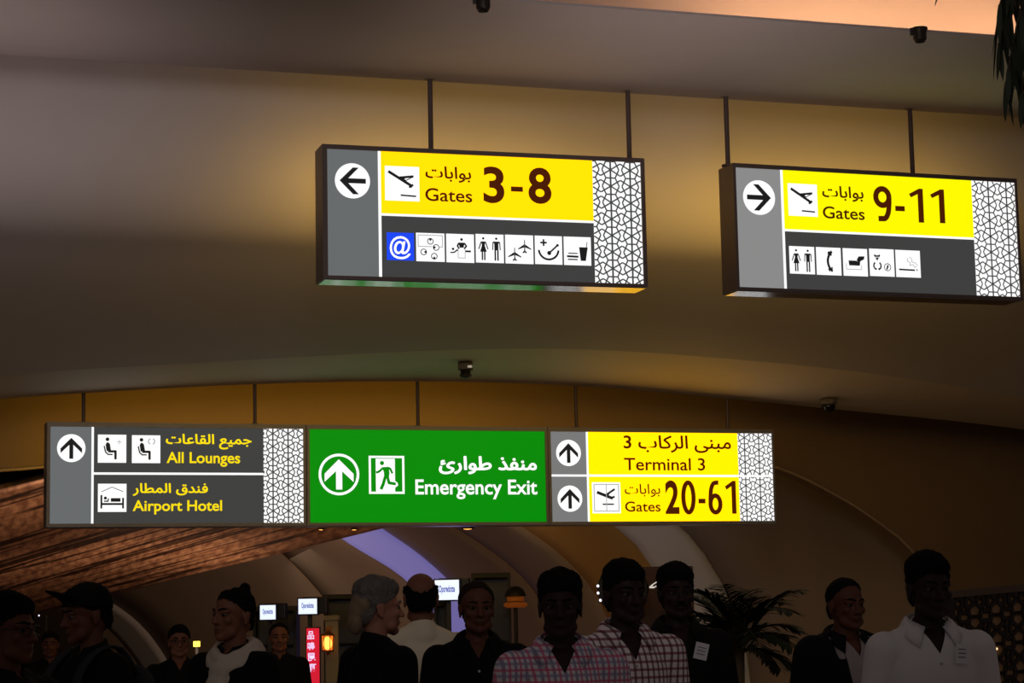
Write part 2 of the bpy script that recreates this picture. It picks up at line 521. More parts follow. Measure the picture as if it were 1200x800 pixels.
class Sign:
    def __init__(s, name, x, y, z, yaw, W):
        s.yaw, s.W = R(yaw), W
        s.L = Vector((x, y, z + EYE))
        s.e = Vector((math.cos(s.yaw), math.sin(s.yaw), 0))
        s.n = Vector((-math.sin(s.yaw), math.cos(s.yaw), 0))
        s.root = empty(name, s.L, s.yaw)
    def uv(s, px, py):
        v = ray(px, py)
        t = (s.L - CAM).dot(s.n) / v.dot(s.n)
        P = CAM + v * t - s.L
        return Vector((P.dot(s.e), P.z))
    # layers: y = -0.0015 * layer stands proud of the panel plane
    def flat(s, name, V, Fs, m, layer, parent=None):
        bm = bmesh.new()
        vs = [bm.verts.new((v[0], 0.012 - 0.0016 * layer, v[1])) for v in V]
        for f in Fs:
            try:
                bm.faces.new([vs[i] for i in f])
            except ValueError:
                pass
        bmesh.ops.recalc_face_normals(bm, faces=bm.faces[:])
        flip = [f for f in bm.faces if f.normal.y > 0]
        if flip:
            bmesh.ops.reverse_faces(bm, faces=flip)
        return obj(name, bm, m, parent or s.root)
    def rect(s, name, u0, v0, u1, v1, m, layer, parent=None):
        return s.flat(name, [(u0, v0), (u1, v0), (u1, v1), (u0, v1)], [(0, 1, 2, 3)], m, layer, parent)
    def text(s, txt, bl, tr, m, layer=3, bold=0.0, arabic=False, label=None):
        """bl: photo point at lower left (baseline for Latin), tr: (right x, top y at the left end)"""
        V, Fs = glyphs(txt, 0.0 if arabic else bold)
        if arabic and bold > 0:          # heavier pen: the outline stamped round a small circle
            V0, F0, V, Fs = V, Fs, [], []
            for q in range(8):
                k = len(V)
                V += [v + Vector((bold * math.cos(q * math.pi / 4), bold * math.sin(q * math.pi / 4), 0)) for v in V0]
                Fs += [tuple(i + k for i in f) for f in F0]
        X = [v.x for v in V]; Y = [v.y for v in V]
        a = s.uv(*bl); b = s.uv(bl[0], tr[1])
        c = s.uv(tr[0], bl[1] + (tr[0] - bl[0]) * 0.012)
        y0 = min(Y) if arabic else 0.0
        sx = (c.x - a.x) / (max(X) - min(X)); sy = (b.y - a.y) / (max(Y) - y0)
        P = [(a.x + (v.x - min(X)) * sx, a.y + (v.y - y0) * sy) for v in V]
        o = s.flat('lettering', P, Fs, m, layer)
        if label:
            o['label'] = label
        return o
    def numerals(s, chars, m, layer, label, stroke=5.3, bold=0.026):
        """large gate numbers; chars = (character, x0, y0, x1, y1) in the photo"""
        bmV, bmF = [], []
        for ch, x0, y0, x1, y1 in chars:
            a, b = s.uv(x0, y1), s.uv(x1, y0)
            w, h = b.x - a.x, b.y - a.y
            t = abs(s.uv(x0 + stroke, y1).x - a.x)
            k = len(bmV)
            if ch == '-':
                bmV += [(a.x, a.y), (b.x, a.y), (b.x, b.y), (a.x, b.y)]; bmF.append((k, k + 1, k + 2, k + 3)); continue
            if ch == '1':
                P = [(b.x - t * 1.05, a.y), (b.x, a.y), (b.x, b.y), (b.x - t * .75, b.y), (a.x, b.y - h * .17), (a.x + t * .35, b.y - h * .27), (b.x - t * 1.05, b.y - h * .165)]
                bmV += P; bmF.append(tuple(range(k, k + 7))); continue
            if ch in '690':
                cx, cy = (a.x + b.x) / 2, (a.y + b.y) / 2
                def ribbon(pts, ww):
                    n0 = len(bmV)
                    for i, p in enumerate(pts):
                        d = (pts[min(i + 1, len(pts) - 1)] - pts[max(i - 1, 0)]).normalized()
                        nn = Vector((-d.y, d.x)) * ww / 2
                        bmV.append(tuple(p + nn)); bmV.append(tuple(p - nn))
                    for i in range(len(pts) - 1):
                        j = n0 + 2 * i
                        bmF.append((j, j + 2, j + 3, j + 1))
                ell = lambda X, Y, rx, ry, a0, a1: [Vector((X + rx * math.cos(R(a0 + (a1 - a0) * i / 40)), Y + ry * math.sin(R(a0 + (a1 - a0) * i / 40)))) for i in range(41)]
                if ch == '0':
                    ribbon(ell(cx, cy, w / 2 - t / 2, h / 2 - t / 2, 0, 361), t)
                else:
                    sg = 1 if ch == '9' else -1
                    rx, ry = w / 2 - t / 2, h * .31 - t / 2
                    oy = cy + sg * (h / 2 - h * .31)
                    ribbon(ell(cx, oy, rx, ry, 0, 361), t)
                    q = [(rx, h / 2 - h * .31), (rx * .98, .02 * h), (rx * .80, -.24 * h), (rx * .35, -.40 * h), (-rx * .25, -h / 2 + t * .52), (-rx * .72, -h / 2 + t * .5)]
                    ribbon(resample([Vector((cx + sg * x, cy + sg * y)) for x, y in q], 24), t * .95)
                continue
            V, Fs = glyphs(ch, bold)
            X = [v.x for v in V]; Y = [v.y for v in V]
            bmV += [(a.x + (v.x - min(X)) / (max(X) - min(X)) * w, a.y + (v.y - min(Y)) / (max(Y) - min(Y)) * h) for v in V]
            bmF += [tuple(i + k for i in f) for f in Fs]
        o = s.flat('lettering', bmV, bmF, m, layer)
        o['label'] = label
        return o
    def shapes(s, name, prims, box, m, layer, parent):
        """prims in tile coordinates 0..1, y downward; box = u0, v0, u1, v1"""
        u0, v0, u1, v1 = box
        V, Fs = [], []
        def add(pts, faces=None):
            k = len(V)
            V.extend((u0 + x * (u1 - u0), v1 - y * (v1 - v0)) for x, y in pts)
            for f in faces or [tuple(range(len(pts)))]:
                Fs.append(tuple(i + k for i in f))
        asp = (u1 - u0) / (v1 - v0)
        def disc(cx, cy, r, n=20):
            add([(cx + r * math.cos(2 * math.pi * i / n), cy + r * asp * math.sin(2 * math.pi * i / n)) for i in range(n)])
        def line(pts, w):
            w *= 1.3
            for (x0, y0), (x1, y1) in zip(pts, pts[1:]):
                dx, dy = (x1 - x0), (y1 - y0) / asp
                L = math.hypot(dx, dy) or 1
                ox, oy = -dy / L * w / 2, dx / L * w / 2 * asp
                add([(x0 + ox, y0 + oy), (x1 + ox, y1 + oy), (x1 - ox, y1 - oy), (x0 - ox, y0 - oy)])
            for x, y in pts[1:-1]:
                disc(x, y, w / 2, 10)
        for p in prims:
            if p[0] == 'poly': add(p[1])
            elif p[0] == 'disc': disc(*p[1:])
            elif p[0] == 'line': line(p[1], p[2])
            elif p[0] == 'arc':
                _, cx, cy, r, a0, a1, w = p
                n = 18
                pts = [(cx + r * math.cos(R(a0 + (a1 - a0) * i / n)), cy + r * asp * math.sin(R(a0 + (a1 - a0) * i / n))) for i in range(n + 1)]
                line(pts, w)
        return s.flat(name, V, Fs, m, layer, parent)
    def tile(s, tl, br, prims, label, bg=None, ink=None, extra=None):
        a, b = s.uv(*tl), s.uv(*br)
        box = (a.x, b.y, b.x, a.y)
        t = s.rect('pictogram', *box, bg or G_WHITE, 2)
        t['label'] = label
        s.shapes('symbol', prims, box, ink or G_BLACK, 3, t)
        if extra:
            s.shapes('symbol', extra[0], box, extra[1], 4 if len(extra) < 3 else extra[2], t)
        return t
    def arrow(s, c, r_px, deg, label):
        """white disc with a black arrow"""
        a = s.uv(*c); r = abs(s.uv(c[0], c[1] - r_px).y - a.y)
        box = (a.x - r, a.y - r, a.x + r, a.y + r)
        o = s.shapes('arrow_disc', [('disc', .5, .5, .5, 48)], box, G_WHITE, 2, s.root)
        o['label'] = label
        def rot(p):
            x, y = p[0] - .5, p[1] - .5
            q = R(deg)
            return (.5 + x * math.cos(q) - y * math.sin(q), .5 + x * math.sin(q) + y * math.cos(q))
        pr = [('poly', [rot(p) for p in q]) for q in (
            [(.5, .13), (.88, .51), (.88, .68), (.5, .315)], [(.5, .13), (.5, .315), (.12, .68), (.12, .51)],
            [(.43, .25), (.57, .25), (.57, .88), (.43, .88)])]
        s.shapes('arrow', pr, box, G_BLACK, 3, o)
    def lattice(s, rect, star, px, py, w, layer=3, parent=None):
        """interlaced star lattice clipped to rect; star = one star centre"""
        u0, v0, u1, v1 = rect
        segs = []
        w *= 1.5
        i0, i1 = int((u0 - star.x) / px) - 2, int((u1 - star.x) / px) + 2
        j0, j1 = int((v0 - star.y) / py) - 2, int((v1 - star.y) / py) + 2
        for i in range(i0, i1 + 1):
            for j in range(j0, j1 + 1):
                cx, cy = star.x + i * px, star.y + j * py
                def q(a, b): return (cx + a * px, cy + b * py)
                hexa = [(-.235, .5), (.235, .5), (.43, 0), (.235, -.5), (-.235, -.5), (-.43, 0)]
                for a, b in zip(hexa[1:], hexa[2:] + hexa[:1]):
                    segs.append((q(*a), q(*b), w))
                segs.append((q(*hexa[0]), q(*hexa[1]), w))
                segs.append((q(0, -.5), q(0, .5), w * 1.25))
                for sx in (-1, 1):
                    for sy in (-1, 1):
                        segs.append((q(0, 0), q(sx * .5, sy * .375), w))
        V, Fs = [], []
        for (x0, y0), (x1, y1), ww in segs:
            t0, t1 = 0.0, 1.0
            dx, dy = x1 - x0, y1 - y0
            ok = True
            for p, qq in ((-dx, x0 - u0), (dx, u1 - x0), (-dy, y0 - v0), (dy, v1 - y0)):
                if abs(p) < 1e-9:
                    if qq < 0: ok = False
                else:
                    r = qq / p
                    if p < 0: t0 = max(t0, r)
                    else: t1 = min(t1, r)
            if not ok or t1 - t0 < 1e-4: continue
            a, b = (x0 + dx * t0, y0 + dy * t0), (x0 + dx * t1, y0 + dy * t1)
            L = math.hypot(dx, dy)
            ox, oy = -dy / L * ww / 2, dx / L * ww / 2
            k = len(V)
            V += [(a[0] + ox, a[1] + oy), (b[0] + ox, b[1] + oy), (b[0] - ox, b[1] - oy), (a[0] - ox, a[1] - oy)]
            Fs.append((k, k + 1, k + 2, k + 3))
        o = s.rect('lattice_panel', u0, v0, u1, v1, G_WHITE, 1)
        s.flat('lattice_pattern', V, Fs, G_LINE, layer, o)
        return o
    def housing(s, bl, br, bt, bb, back, frame=None):
        """box frame with the given border widths (left, right, top, bottom), glossy underside, lit rear panel"""
        W = s.W
        bm = bmesh.new()
        bx(bm, 0, bl, 0, TH, 0, H); bx(bm, W - br, W, 0, TH, 0, H)
        bx(bm, bl, W - br, 0, TH, H - bt, H); bx(bm, bl, W - br, 0, TH, 0, bb)
        obj('housing', bm, frame or M_FRAME, s.root)
        bm = bmesh.new(); bx(bm, 0.012, W - 0.012, 0.012, TH - 0.012, -0.004, 0.001)
        u = obj('underside', bm, M_UNDER, s.root); u['label'] = 'glossy underside plate'
        bm = bmesh.new(); bx(bm, bl * .8, W - br * .8, TH - 0.03, TH - 0.012, bb * .8, H - bt * .8)
        k = obj('rear_panel', bm, back, s.root); k['label'] = 'lit rear panel'
        bm = bmesh.new(); bx(bm, bl * .8, W - br * .8, 0.014, 0.03, bb * .8, H - bt * .8)
        obj('light_box_core', bm, G_DARK, s.root)
    def rods(s, us, ztop, r=0.017):
        for u, zt in zip(us, ztop):
            bm = bmesh.new()
            lathe(bm, [(0.045, 0.0), (0.045, 0.012), (r, 0.018), (r, zt - s.L.z - H - 0.012), (0.04, zt - s.L.z - H - 0.01), (0.04, zt - s.L.z - H)], 14, Matrix.Translation((u, TH / 2, H)))
            obj('hanging_rod', bm, M_ROD, s.root, smooth=False)

PLANE = [('line', [(.10, .16), (.80, .575)], .062), ('line', [(.70, .60), (.82, .52)], .045), ('poly', [(.69, .57), (.83, .53), (.78, .60), (.70, .625)]),
         ('line', [(.385, .335), (.83, .28)], .052), ('line', [(.40, .35), (.62, .40), (.83, .285)], .02), ('poly', [(.38, .32), (.48, .30), (.60, .33), (.55, .40)]),
         ('line', [(.45, .835), (.90, .855)], .035)]
def person_icon(cx, woman, k=1.0):
    P = [('disc', cx, .15, .042)]
    if woman:
        P += [('poly', [(cx - .075, .26), (cx + .075, .26), (cx + .05, .40), (cx + .12, .62), (cx - .12, .62), (cx - .05, .40)]),
              ('line', [(cx - .075, .27), (cx - .165, .53)], .03), ('line', [(cx + .075, .27), (cx + .165, .53)], .03),
              ('line', [(cx - .04, .62), (cx - .04, .91)], .04), ('line', [(cx + .045, .62), (cx + .045, .91)], .04)]
    else:
        P += [('poly', [(cx - .12, .25), (cx + .12, .25), (cx + .12, .29), (cx + .075, .32), (cx + .07, .56), (cx - .07, .56), (cx - .075, .32), (cx - .12, .29)]),
              ('line', [(cx - .12, .27), (cx - .135, .55)], .028), ('line', [(cx + .12, .27), (cx + .135, .55)], .028),
              ('line', [(cx - .045, .55), (cx - .045, .92)], .042), ('line', [(cx + .05, .55), (cx + .05, .92)], .042)]
    return P
WC = person_icon(.27, True) + person_icon(.735, False)
def jet(cx, cy, k):
    q = lambda x, y: (cx + x * k, cy + y * k)
    return [('poly', [q(-.03, -.4), q(0, -.5), q(.03, -.4), q(.045, .38), q(0, .5), q(-.045, .38)]),
            ('poly', [q(-.04, -.12), q(-.5, .2), q(-.48, .26), q(-.04, .1)]), ('poly', [q(.04, -.12), q(.5, .2), q(.48, .26), q(.04, .1)]),
            ('line', [q(0, .36), q(-.14, .5)], .035 * k * 2.2), ('line', [q(0, .36), q(.14, .5)], .035 * k * 2.2)]
T_SIGN = lambda n: 'illuminated sign'

# ---- sign 1: Gates 3-8
S = Sign('gate_sign', -1.224, 13.748, 2.274, 16.525, 2.253)
tag(S.root, 'hanging lit sign with left arrow, Gates 3-8 and seven pictograms', 'sign', 'lit wayfinding signs')
uL, uD, uLat, uR = S.uv(384.0, 250).x, S.uv(445.6, 250).x, S.uv(696.3, 258).x, S.uv(752.6, 260).x
bt, bb = 0.030, 0.024
S.housing(uL, S.W - uR, bt, bb, G_BACK)
vD = S.uv(570, 255.2).y
dw = 0.010
S.rect('grey_panel', uL, bb, uD - dw, H - bt, G_GREY, 0)
S.rect('yellow_panel', uD + dw, vD + dw * .8, uLat, H - bt, G_YELLOW1, 1)
S.rect('charcoal_panel', uD + dw, bb, uLat, vD - dw * .8, G_DARK, 0)
S.rect('divider', uD - dw, bb, uD + dw, H - bt, G_WHITE, 1)
S.rect('divider', uD + dw, vD - dw * .8, uLat, vD + dw * .8, G_WHITE, 1)
st, s2, s3 = S.uv(715.6, 198.6), S.uv(738.6, 199.9), S.uv(716.6, 217.8)
S.lattice((uLat, bb, uR, H - bt), st, s2.x - st.x, st.y - s3.y, 0.0068)
S.arrow((413.4, 211.5), 20.6, -90, 'white disc with arrow pointing left')
S.tile((451.2, 193.7), (492.1, 235.8), PLANE, 'departing plane pictogram')
S.text(ARABIC['gates'][::-1], (498.9, 212.2), (552.6, 193.6), G_BROWN, arabic=True, bold=.018, label='Arabic word for gates')
S.text('Gates', (498.7, 234.6), (553.8, 219.6), G_BROWN, bold=.012, label='Gates')
S.numerals([('3', 567.1, 195.4, 590.9, 237.4), ('-', 599.2, 218.7, 613, 223.9), ('8', 619.9, 196.6, 646.0, 238.1)], G_BROWN, 3, '3-8')
t = S.tile((453.4, 271.7), (485.8, 305.2), [], 'at sign on blue', G_BLUE)
for c in list(t.children): bpy.data.objects.remove(c)
at_sign = S.text('@', (457.2, 303.0), (481.8, 275.9), G_WHITE, arabic=True, bold=.012)
at_sign.name = 'symbol'; at_sign.parent = t
face = lambda cx, cy, q: [('arc', cx, cy, .10, 0, 360, .022), ('poly', [(cx + .09 * math.cos(R(q + a)), cy + .09 * math.sin(R(q + a))) for a in (-35, 0, 35)] + [(cx, cy)])]
S.tile((487.8, 272.2), (521.7, 306.6), face(.5, .29, -90) + face(.70, .50, 180) + face(.26, .67, 0) + face(.63, .81, 90), 'meeting point pictogram',
       extra=([('line', [(.07, .08), (.92, .08), (.92, .48), (.82, .48)], .022), ('line', [(.07, .08), (.07, .48), (.55, .48)], .022)], G_FAINT))
S.tile((523.1, 273.3), (556.3, 307.8), [('disc', .55, .19, .048), ('poly', [(.44, .30), (.66, .30), (.62, .48), (.48, .48)]),
       ('line', [(.45, .32), (.40, .42), (.46, .52)], .045), ('line', [(.65, .32), (.72, .42), (.64, .52)], .045),
       ('line', [(.68, .60), (.88, .60)], .05), ('line', [(.14, .66), (.28, .65), (.40, .55)], .035), ('disc', .24, .53, .045), ('poly', [(.33, .60), (.40, .53), (.41, .60)])],
       'massage pictogram', extra=([('line', [(.42, .52), (.42, .84), (.67, .84), (.67, .52)], .02)], G_FAINT))
S.tile((557.6, 273.6), (591.1, 308.1), WC, 'women and men pictogram')
S.tile((592.2, 274.5), (625.8, 309.2), jet(.33, .66, .48) + jet(.69, .38, .48), 'two planes transfer pictogram')
S.tile((626.9, 275.6), (659.7, 309.9), [('line', [(.32, .12), (.32, .36)], .05), ('line', [(.20, .24), (.44, .24)], .05),
       ('arc', .50, .47, .36, 5, 175, .055), ('disc', .52, .60, .075), ('line', [(.52, .60), (.83, .32)], .045), ('disc', .83, .32, .048)], 'prayer and call pictogram')
S.tile((660.8, 276.7), (693.5, 311.0), [('poly', [(.56, .36), (.88, .36), (.80, .84), (.61, .84)]), ('line', [(.83, .36), (.86, .17)], .02),
       ('line', [(.16, .585), (.50, .585)], .03), ('line', [(.11, .69), (.53, .70)], .055), ('line', [(.14, .80), (.50, .80)], .035)], 'burger and drink pictogram')
S.rods([S.uv(505.2, 175).x + .03, S.uv(739.8, 184).x + .03], [5.24, 5.24])
SIGN1 = S

# ---- sign 2: Gates 9-11
S = Sign('gate_sign', 1.565, 14.593, 2.275, 19.082, 2.280)
tag(S.root, 'hanging lit sign with right arrow, Gates 9-11 and five pictograms', 'sign', 'lit wayfinding signs')
uL, uD, uLat, uR = S.uv(864.5, 265).x, S.uv(918.9, 270).x, S.uv(1142.3, 278).x, S.uv(1192.6, 280).x
S.housing(uL, S.W - uR, bt, bb, G_BACK)
vD = S.uv(1030, 274.2).y
S.rect('grey_panel', uL, bb, uD - dw, H - bt, G_GREY2, 0)
S.rect('yellow_panel', uD + dw, vD + dw * .8, uLat, H - bt, G_YELLOW2, 1)
S.rect('charcoal_panel', uD + dw, bb, uLat, vD - dw * .8, G_DARK, 0)
S.rect('divider', uD - dw, bb, uD + dw, H - bt, G_WHITE, 1)
S.rect('divider', uD + dw, vD - dw * .8, uLat, vD + dw * .8, G_WHITE, 1)
st, s2, s3 = S.uv(1158.5, 221), S.uv(1179.5, 222.3), S.uv(1159.5, 239.5)
S.lattice((uLat, bb, uR, H - bt), st, s2.x - st.x, st.y - s3.y, 0.0062)
S.arrow((890.2, 231.1), 20.2, 90, 'white disc with arrow pointing right')
S.tile((923.5, 214.2), (959.3, 253.8), PLANE, 'departing plane pictogram')
S.text(ARABIC['gates'][::-1], (964.4, 234.4), (1012.8, 216.6), G_BROWN, arabic=True, bold=.018, label='Arabic word for gates')
S.text('Gates', (965.0, 255.0), (1014.0, 241.0), G_BROWN, bold=.012, label='Gates')
S.numerals([('9', 1025.1, 218.3, 1044.7, 258.8), ('-', 1049.9, 241.4, 1060.7, 246.8), ('1', 1067.2, 221.0, 1081.8, 259.9), ('1', 1092.0, 221.9, 1106.6, 260.6)], G_BROWN, 3, '9-11', 6.0)
S.tile((925.2, 287.8), (955.9, 321.2), WC, 'women and men pictogram')
S.tile((956.7, 289.0), (987.0, 322.6), [('arc', .92, .50, .46, 128, 232, .07), ('poly', [(.46, .17), (.545, .12), (.56, .20), (.47, .30)]), ('poly', [(.46, .78), (.50, .86), (.545, .88), (.53, .70)]),
       ('line', [(.60, .11), (.60, .30)], .04), ('line', [(.62, .70), (.62, .88)], .04)], 'telephone pictogram')
S.tile((988.0, 290.3), (1018.0, 323.7), [('poly', [(.22, .44), (.55, .44), (.66, .62), (.24, .62)]), ('poly', [(.56, .40), (.64, .28), (.88, .27), (.86, .38), (.70, .46), (.68, .62), (.60, .60)])],
       'currency exchange pictogram', extra=([('line', [(.12, .55), (.12, .76), (.74, .76), (.74, .60)], .02)], G_FAINT))
t = S.tile((1019.0, 290.8), (1049.3, 324.0), [('line', [(.20, .22), (.24, .27), (.38, .27), (.42, .22)], .05), ('poly', [(.20, .26), (.43, .26), (.31, .44)]),
       ('arc', .31, .62, .145, 110, 230, .045), ('arc', .31, .62, .145, -50, 70, .045), ('disc', .25, .74, .035), ('disc', .37, .74, .035),
       ('arc', .72, .66, .13, 0, 360, .022), ('poly', [(.66, .74), (.70, .60), (.76, .56), (.76, .66), (.70, .76)])], 'children play area pictogram with bear and ball',
       extra=([('disc', .275, .31, .022), ('disc', .35, .31, .022)], G_WHITE))
S.tile((1049.7, 292.3), (1080.0, 325.2), [('poly', [(.12, .69), (.76, .70), (.76, .76), (.12, .75)])], 'smoking area pictogram',
       extra=([('line', [(.50, .28), (.46, .40), (.58, .46), (.56, .56), (.70, .52), (.74, .62), (.84, .60)], .02), ('line', [(.56, .24), (.66, .34), (.64, .42), (.78, .46), (.88, .56)], .02), ('line', [(.80, .72), (.88, .72)], .05)], G_FAINT))
S.rods([S.uv(854.0, 192).x + .05, S.uv(1072.3, 203).x + .05], [5.24, 5.24])

# ---- the row of three boxed signs under the arched lip
bt, bb = 0.040, 0.028
S = Sign('lounge_sign', -3.998, 18.211, 0.919, 18.241, 2.262)
tag(S.root, 'hanging grey lit sign with up arrow, All Lounges and Airport Hotel', 'sign', 'lit wayfinding signs')
uL, uD, uLat, uR = S.uv(58.8, 555).x, S.uv(108.6, 555).x, S.uv(309.2, 555).x, S.uv(355.6, 555).x
S.housing(uL, S.W - uR, bt, bb, G_BACK2, M_FRAME2)
vD = S.uv(210, 554.8).y
S.rect('grey_panel', uL, bb, uD - dw, H - bt, G_GREY, 0)
S.rect('charcoal_panel', uD + dw, vD + dw, uLat, H - bt, G_DARK, 0)
S.rect('charcoal_panel', uD + dw, bb, uLat, vD - dw, G_DARK, 0)
S.rect('divider', uD - dw, bb, uD + dw, H - bt, G_WHITE, 1)
S.rect('divider', uD + dw, vD - dw, uLat, vD + dw, G_WHITE, 1)
st, s2, s3 = S.uv(337.75, 507.9), S.uv(319.9, 507.5), S.uv(337.75, 522.9)
S.lattice((uLat, bb, uR, H - bt), st, st.x - s2.x, st.y - s3.y, 0.0068)
S.arrow((83.7, 524.8), 16.4, 0, 'white disc with arrow pointing up')
SEAT = [('disc', .335, .165, .065), ('line', [(.345, .33), (.385, .58)], .12), ('disc', .345, .33, .058), ('line', [(.36, .595), (.62, .595), (.62, .87)], .065), ('disc', .62, .87, .02), ('line', [(.22, .40), (.27, .62), (.36, .705), (.52, .705)], .035)]
S.tile((114.9, 508.9), (148.1, 542.0), SEAT, 'seated passenger pictogram with small plane', extra=(jet(.75, .24, .18), G_FAINT))
S.tile((154.8, 509.6), (188.0, 542.4), SEAT, 'seated passenger pictogram with small emblem', extra=([('arc', .68, .22, .10, 110, 250, .03), ('arc', .70, .22, .10, -70, 70, .03)], G_FAINT))
S.tile((115.0, 566.5), (148.3, 599.5), [('line', [(.12, .40), (.12, .88)], .05), ('line', [(.88, .50), (.88, .88)], .05), ('line', [(.12, .72), (.88, .72)], .055),
       ('disc', .26, .51, .055), ('line', [(.21, .62), (.35, .62), (.37, .52)], .035), ('poly', [(.45, .51), (.79, .51), (.79, .64), (.45, .64)]), ('line', [(.12, .285), (.49, .12), (.88, .28)], .018)], 'bed under a roof pictogram')
S.text(ARABIC['lounges'][::-1], (194.5, 525.9), (295.2, 507.9), G_TEXTY, arabic=True, bold=.022, label='Arabic words for all lounges')
S.text('All Lounges', (195.4, 541.9), (281.6, 529.2), G_TEXTY, bold=.018, label='All Lounges')
S.text(ARABIC['hotel'][::-1], (155.7, 580.8), (243.8, 565.8), G_TEXTY, arabic=True, bold=.022, label='Arabic words for airport hotel')
S.text('Airport Hotel', (155.6, 598.2), (260.4, 585.8), G_TEXTY, bold=.018, label='Airport Hotel')
rx = [(102.5, 493), (304.5, 496)]
S.rods([S.uv(*p).x - .02 for p in rx], [LBOT((S.L + S.e * S.uv(*p).x).x) + 0.03 for p in rx], 0.016)

S = Sign('exit_sign', -1.843, 18.922, 0.918, 18.182, 2.266)
tag(S.root, 'hanging green lit Emergency Exit sign with up arrow and running man', 'sign', 'lit wayfinding signs')
uL, uR = S.uv(363.2, 556).x, S.uv(639.6, 557).x
S.housing(uL, S.W - uR, bt, bb, G_BACK2, M_FRAME2)
S.rect('green_panel', uL, bb, uR, H - bt, G_GREEN, 0)
a = S.uv(397.6, 555.6); r = S.uv(397.6, 531.4).y - a.y
o = S.shapes('arrow_ring', [('arc', .5, .5, .472, 0, 180, .05), ('arc', .5, .5, .472, 180, 360, .05)], (a.x - r, a.y - r, a.x + r, a.y + r), G_WHITE, 1, S.root)
nx = lambda X, Y: ((X - 40) / 522, (Y - 118) / 540)
S.shapes('arrow', [('poly', [nx(*p) for p in q]) for q in ([(300, 190), (490, 380), (490, 488), (300, 308)], [(300, 190), (300, 308), (115, 485), (115, 378)], [(262, 250), (342, 250), (342, 585), (262, 585)])],
         (a.x - r, a.y - r, a.x + r, a.y + r), G_WHITE, 1, o)
a, b = S.uv(432.3, 533.7), S.uv(474.6, 578.4)
box = (a.x, b.y, b.x, a.y)
t = S.shapes('pictogram', [('poly', [(0, 0), (1, 0), (1, .058), (0, .058)]), ('poly', [(0, .942), (1, .942), (1, 1), (0, 1)]), ('poly', [(0, 0), (.062, 0), (.062, 1), (0, 1)]), ('poly', [(.938, 0), (1, 0), (1, 1), (.938, 1)]),
     ('poly', [(.195, .075), (.735, .075), (.735, .95), (.195, .95)]), ('poly', [(.73, .66), (.80, .70), (.82, .78), (.73, .84)])], box, G_WHITE, 1, S.root)
t['label'] = 'running man in doorway pictogram'
S.shapes('symbol', [('disc', .37, .19, .058), ('poly', [(.36, .30), (.56, .29), (.58, .45), (.56, .58), (.43, .58), (.42, .42)]), ('line', [(.40, .32), (.28, .42), (.20, .44)], .045),
     ('line', [(.52, .31), (.60, .34), (.66, .46)], .045), ('line', [(.46, .55), (.40, .74), (.335, .88)], .065), ('line', [(.52, .54), (.56, .71), (.75, .74)], .06)], box, G_GREEN, 2, t)
S.text(ARABIC['exit'][::-1], (514.7, 555.4), (629.8, 533.8), G_WHITE, 1, arabic=True, bold=.03, label='Arabic words for emergency exit')
S.text('Emergency Exit', (487.2, 578.6), (630.2, 561.4), G_WHITE, 1, bold=.018, label='Emergency Exit')
rx = [(496.5, 498)]
S.rods([S.uv(*p).x - .02 for p in rx], [LBOT((S.L + S.e * S.uv(*p).x).x) + 0.03 for p in rx], 0.016)

S = Sign('terminal_sign', 0.315, 19.632, 0.918, 18.111, 2.280)
tag(S.root, 'hanging yellow lit sign with two up arrows, Terminal 3 and Gates 20-61', 'sign', 'lit wayfinding signs')
uL, uD, uLat, uR = S.uv(646.4, 557).x, S.uv(689.2, 557).x, S.uv(866.2, 557).x, S.uv(906.0, 557).x
S.housing(uL, S.W - uR, bt, bb, G_BACK3, M_FRAME2)
vD = S.uv(770, 557.2).y
for v0, v1 in ((vD + dw, H - bt), (bb, vD - dw)):
    S.rect('grey_panel', uL, v0, uD - dw, v1, G_GREY3, 0)
    S.rect('yellow_panel', uD + dw, v0, uLat, v1, G_YELLOW, 1)
S.rect('divider', uD - dw, bb, uD + dw, H - bt, G_WHITE, 1)
S.rect('divider', uL, vD - dw, uR, vD + dw, G_WHITE, 2)
st, s2, s3 = S.uv(872.5, 512.6), S.uv(889.2, 512.6), S.uv(873, 526.8)
S.lattice((uLat, vD + dw, uR, H - bt), st, s2.x - st.x, st.y - s3.y, 0.0062)
st = S.uv(875.5, 597.5)
S.lattice((uLat, bb, uR, vD - dw), st, s2.x - S.uv(872.5, 512.6).x, S.uv(872.5, 512.6).y - s3.y, 0.0062)
S.arrow((666.6, 530.4), 15.4, 0, 'upper white disc with arrow pointing up')
S.arrow((668.3, 584.0), 15.4, 0, 'lower white disc with arrow pointing up')
S.tile((693.9, 564.8), (728.1, 601.1), [('line', [(.17, .32), (.72, .52)], .075), ('line', [(.66, .52), (.79, .46)], .05), ('line', [(.45, .43), (.80, .22)], .05), ('poly', [(.42, .40), (.60, .32), (.62, .38), (.50, .47)]), ('line', [(.36, .71), (.76, .71)], .035)],
       'departing plane pictogram with fine frame', extra=([('line', [(.07, .07), (.93, .07), (.93, .93), (.07, .93), (.07, .07)], .022), ('line', [(.5, .07), (.5, .93)], .02)], G_FAINT))
S.text('3 ' + ARABIC['terminal'][::-1], (731.3, 530.0), (857.3, 509.4), G_BROWN, arabic=True, bold=.018, label='Arabic words for terminal 3')
S.text('Terminal 3', (731.8, 550.5), (826.8, 536.0), G_BROWN, bold=.012, label='Terminal 3')
S.text(ARABIC['gates'][::-1], (732.6, 582.2), (774.3, 566.7), G_BROWN, arabic=True, bold=.008, label='Arabic word for gates')
S.text('Gates', (733.0, 599.0), (774.6, 587.2), G_BROWN, bold=.012, label='Gates')
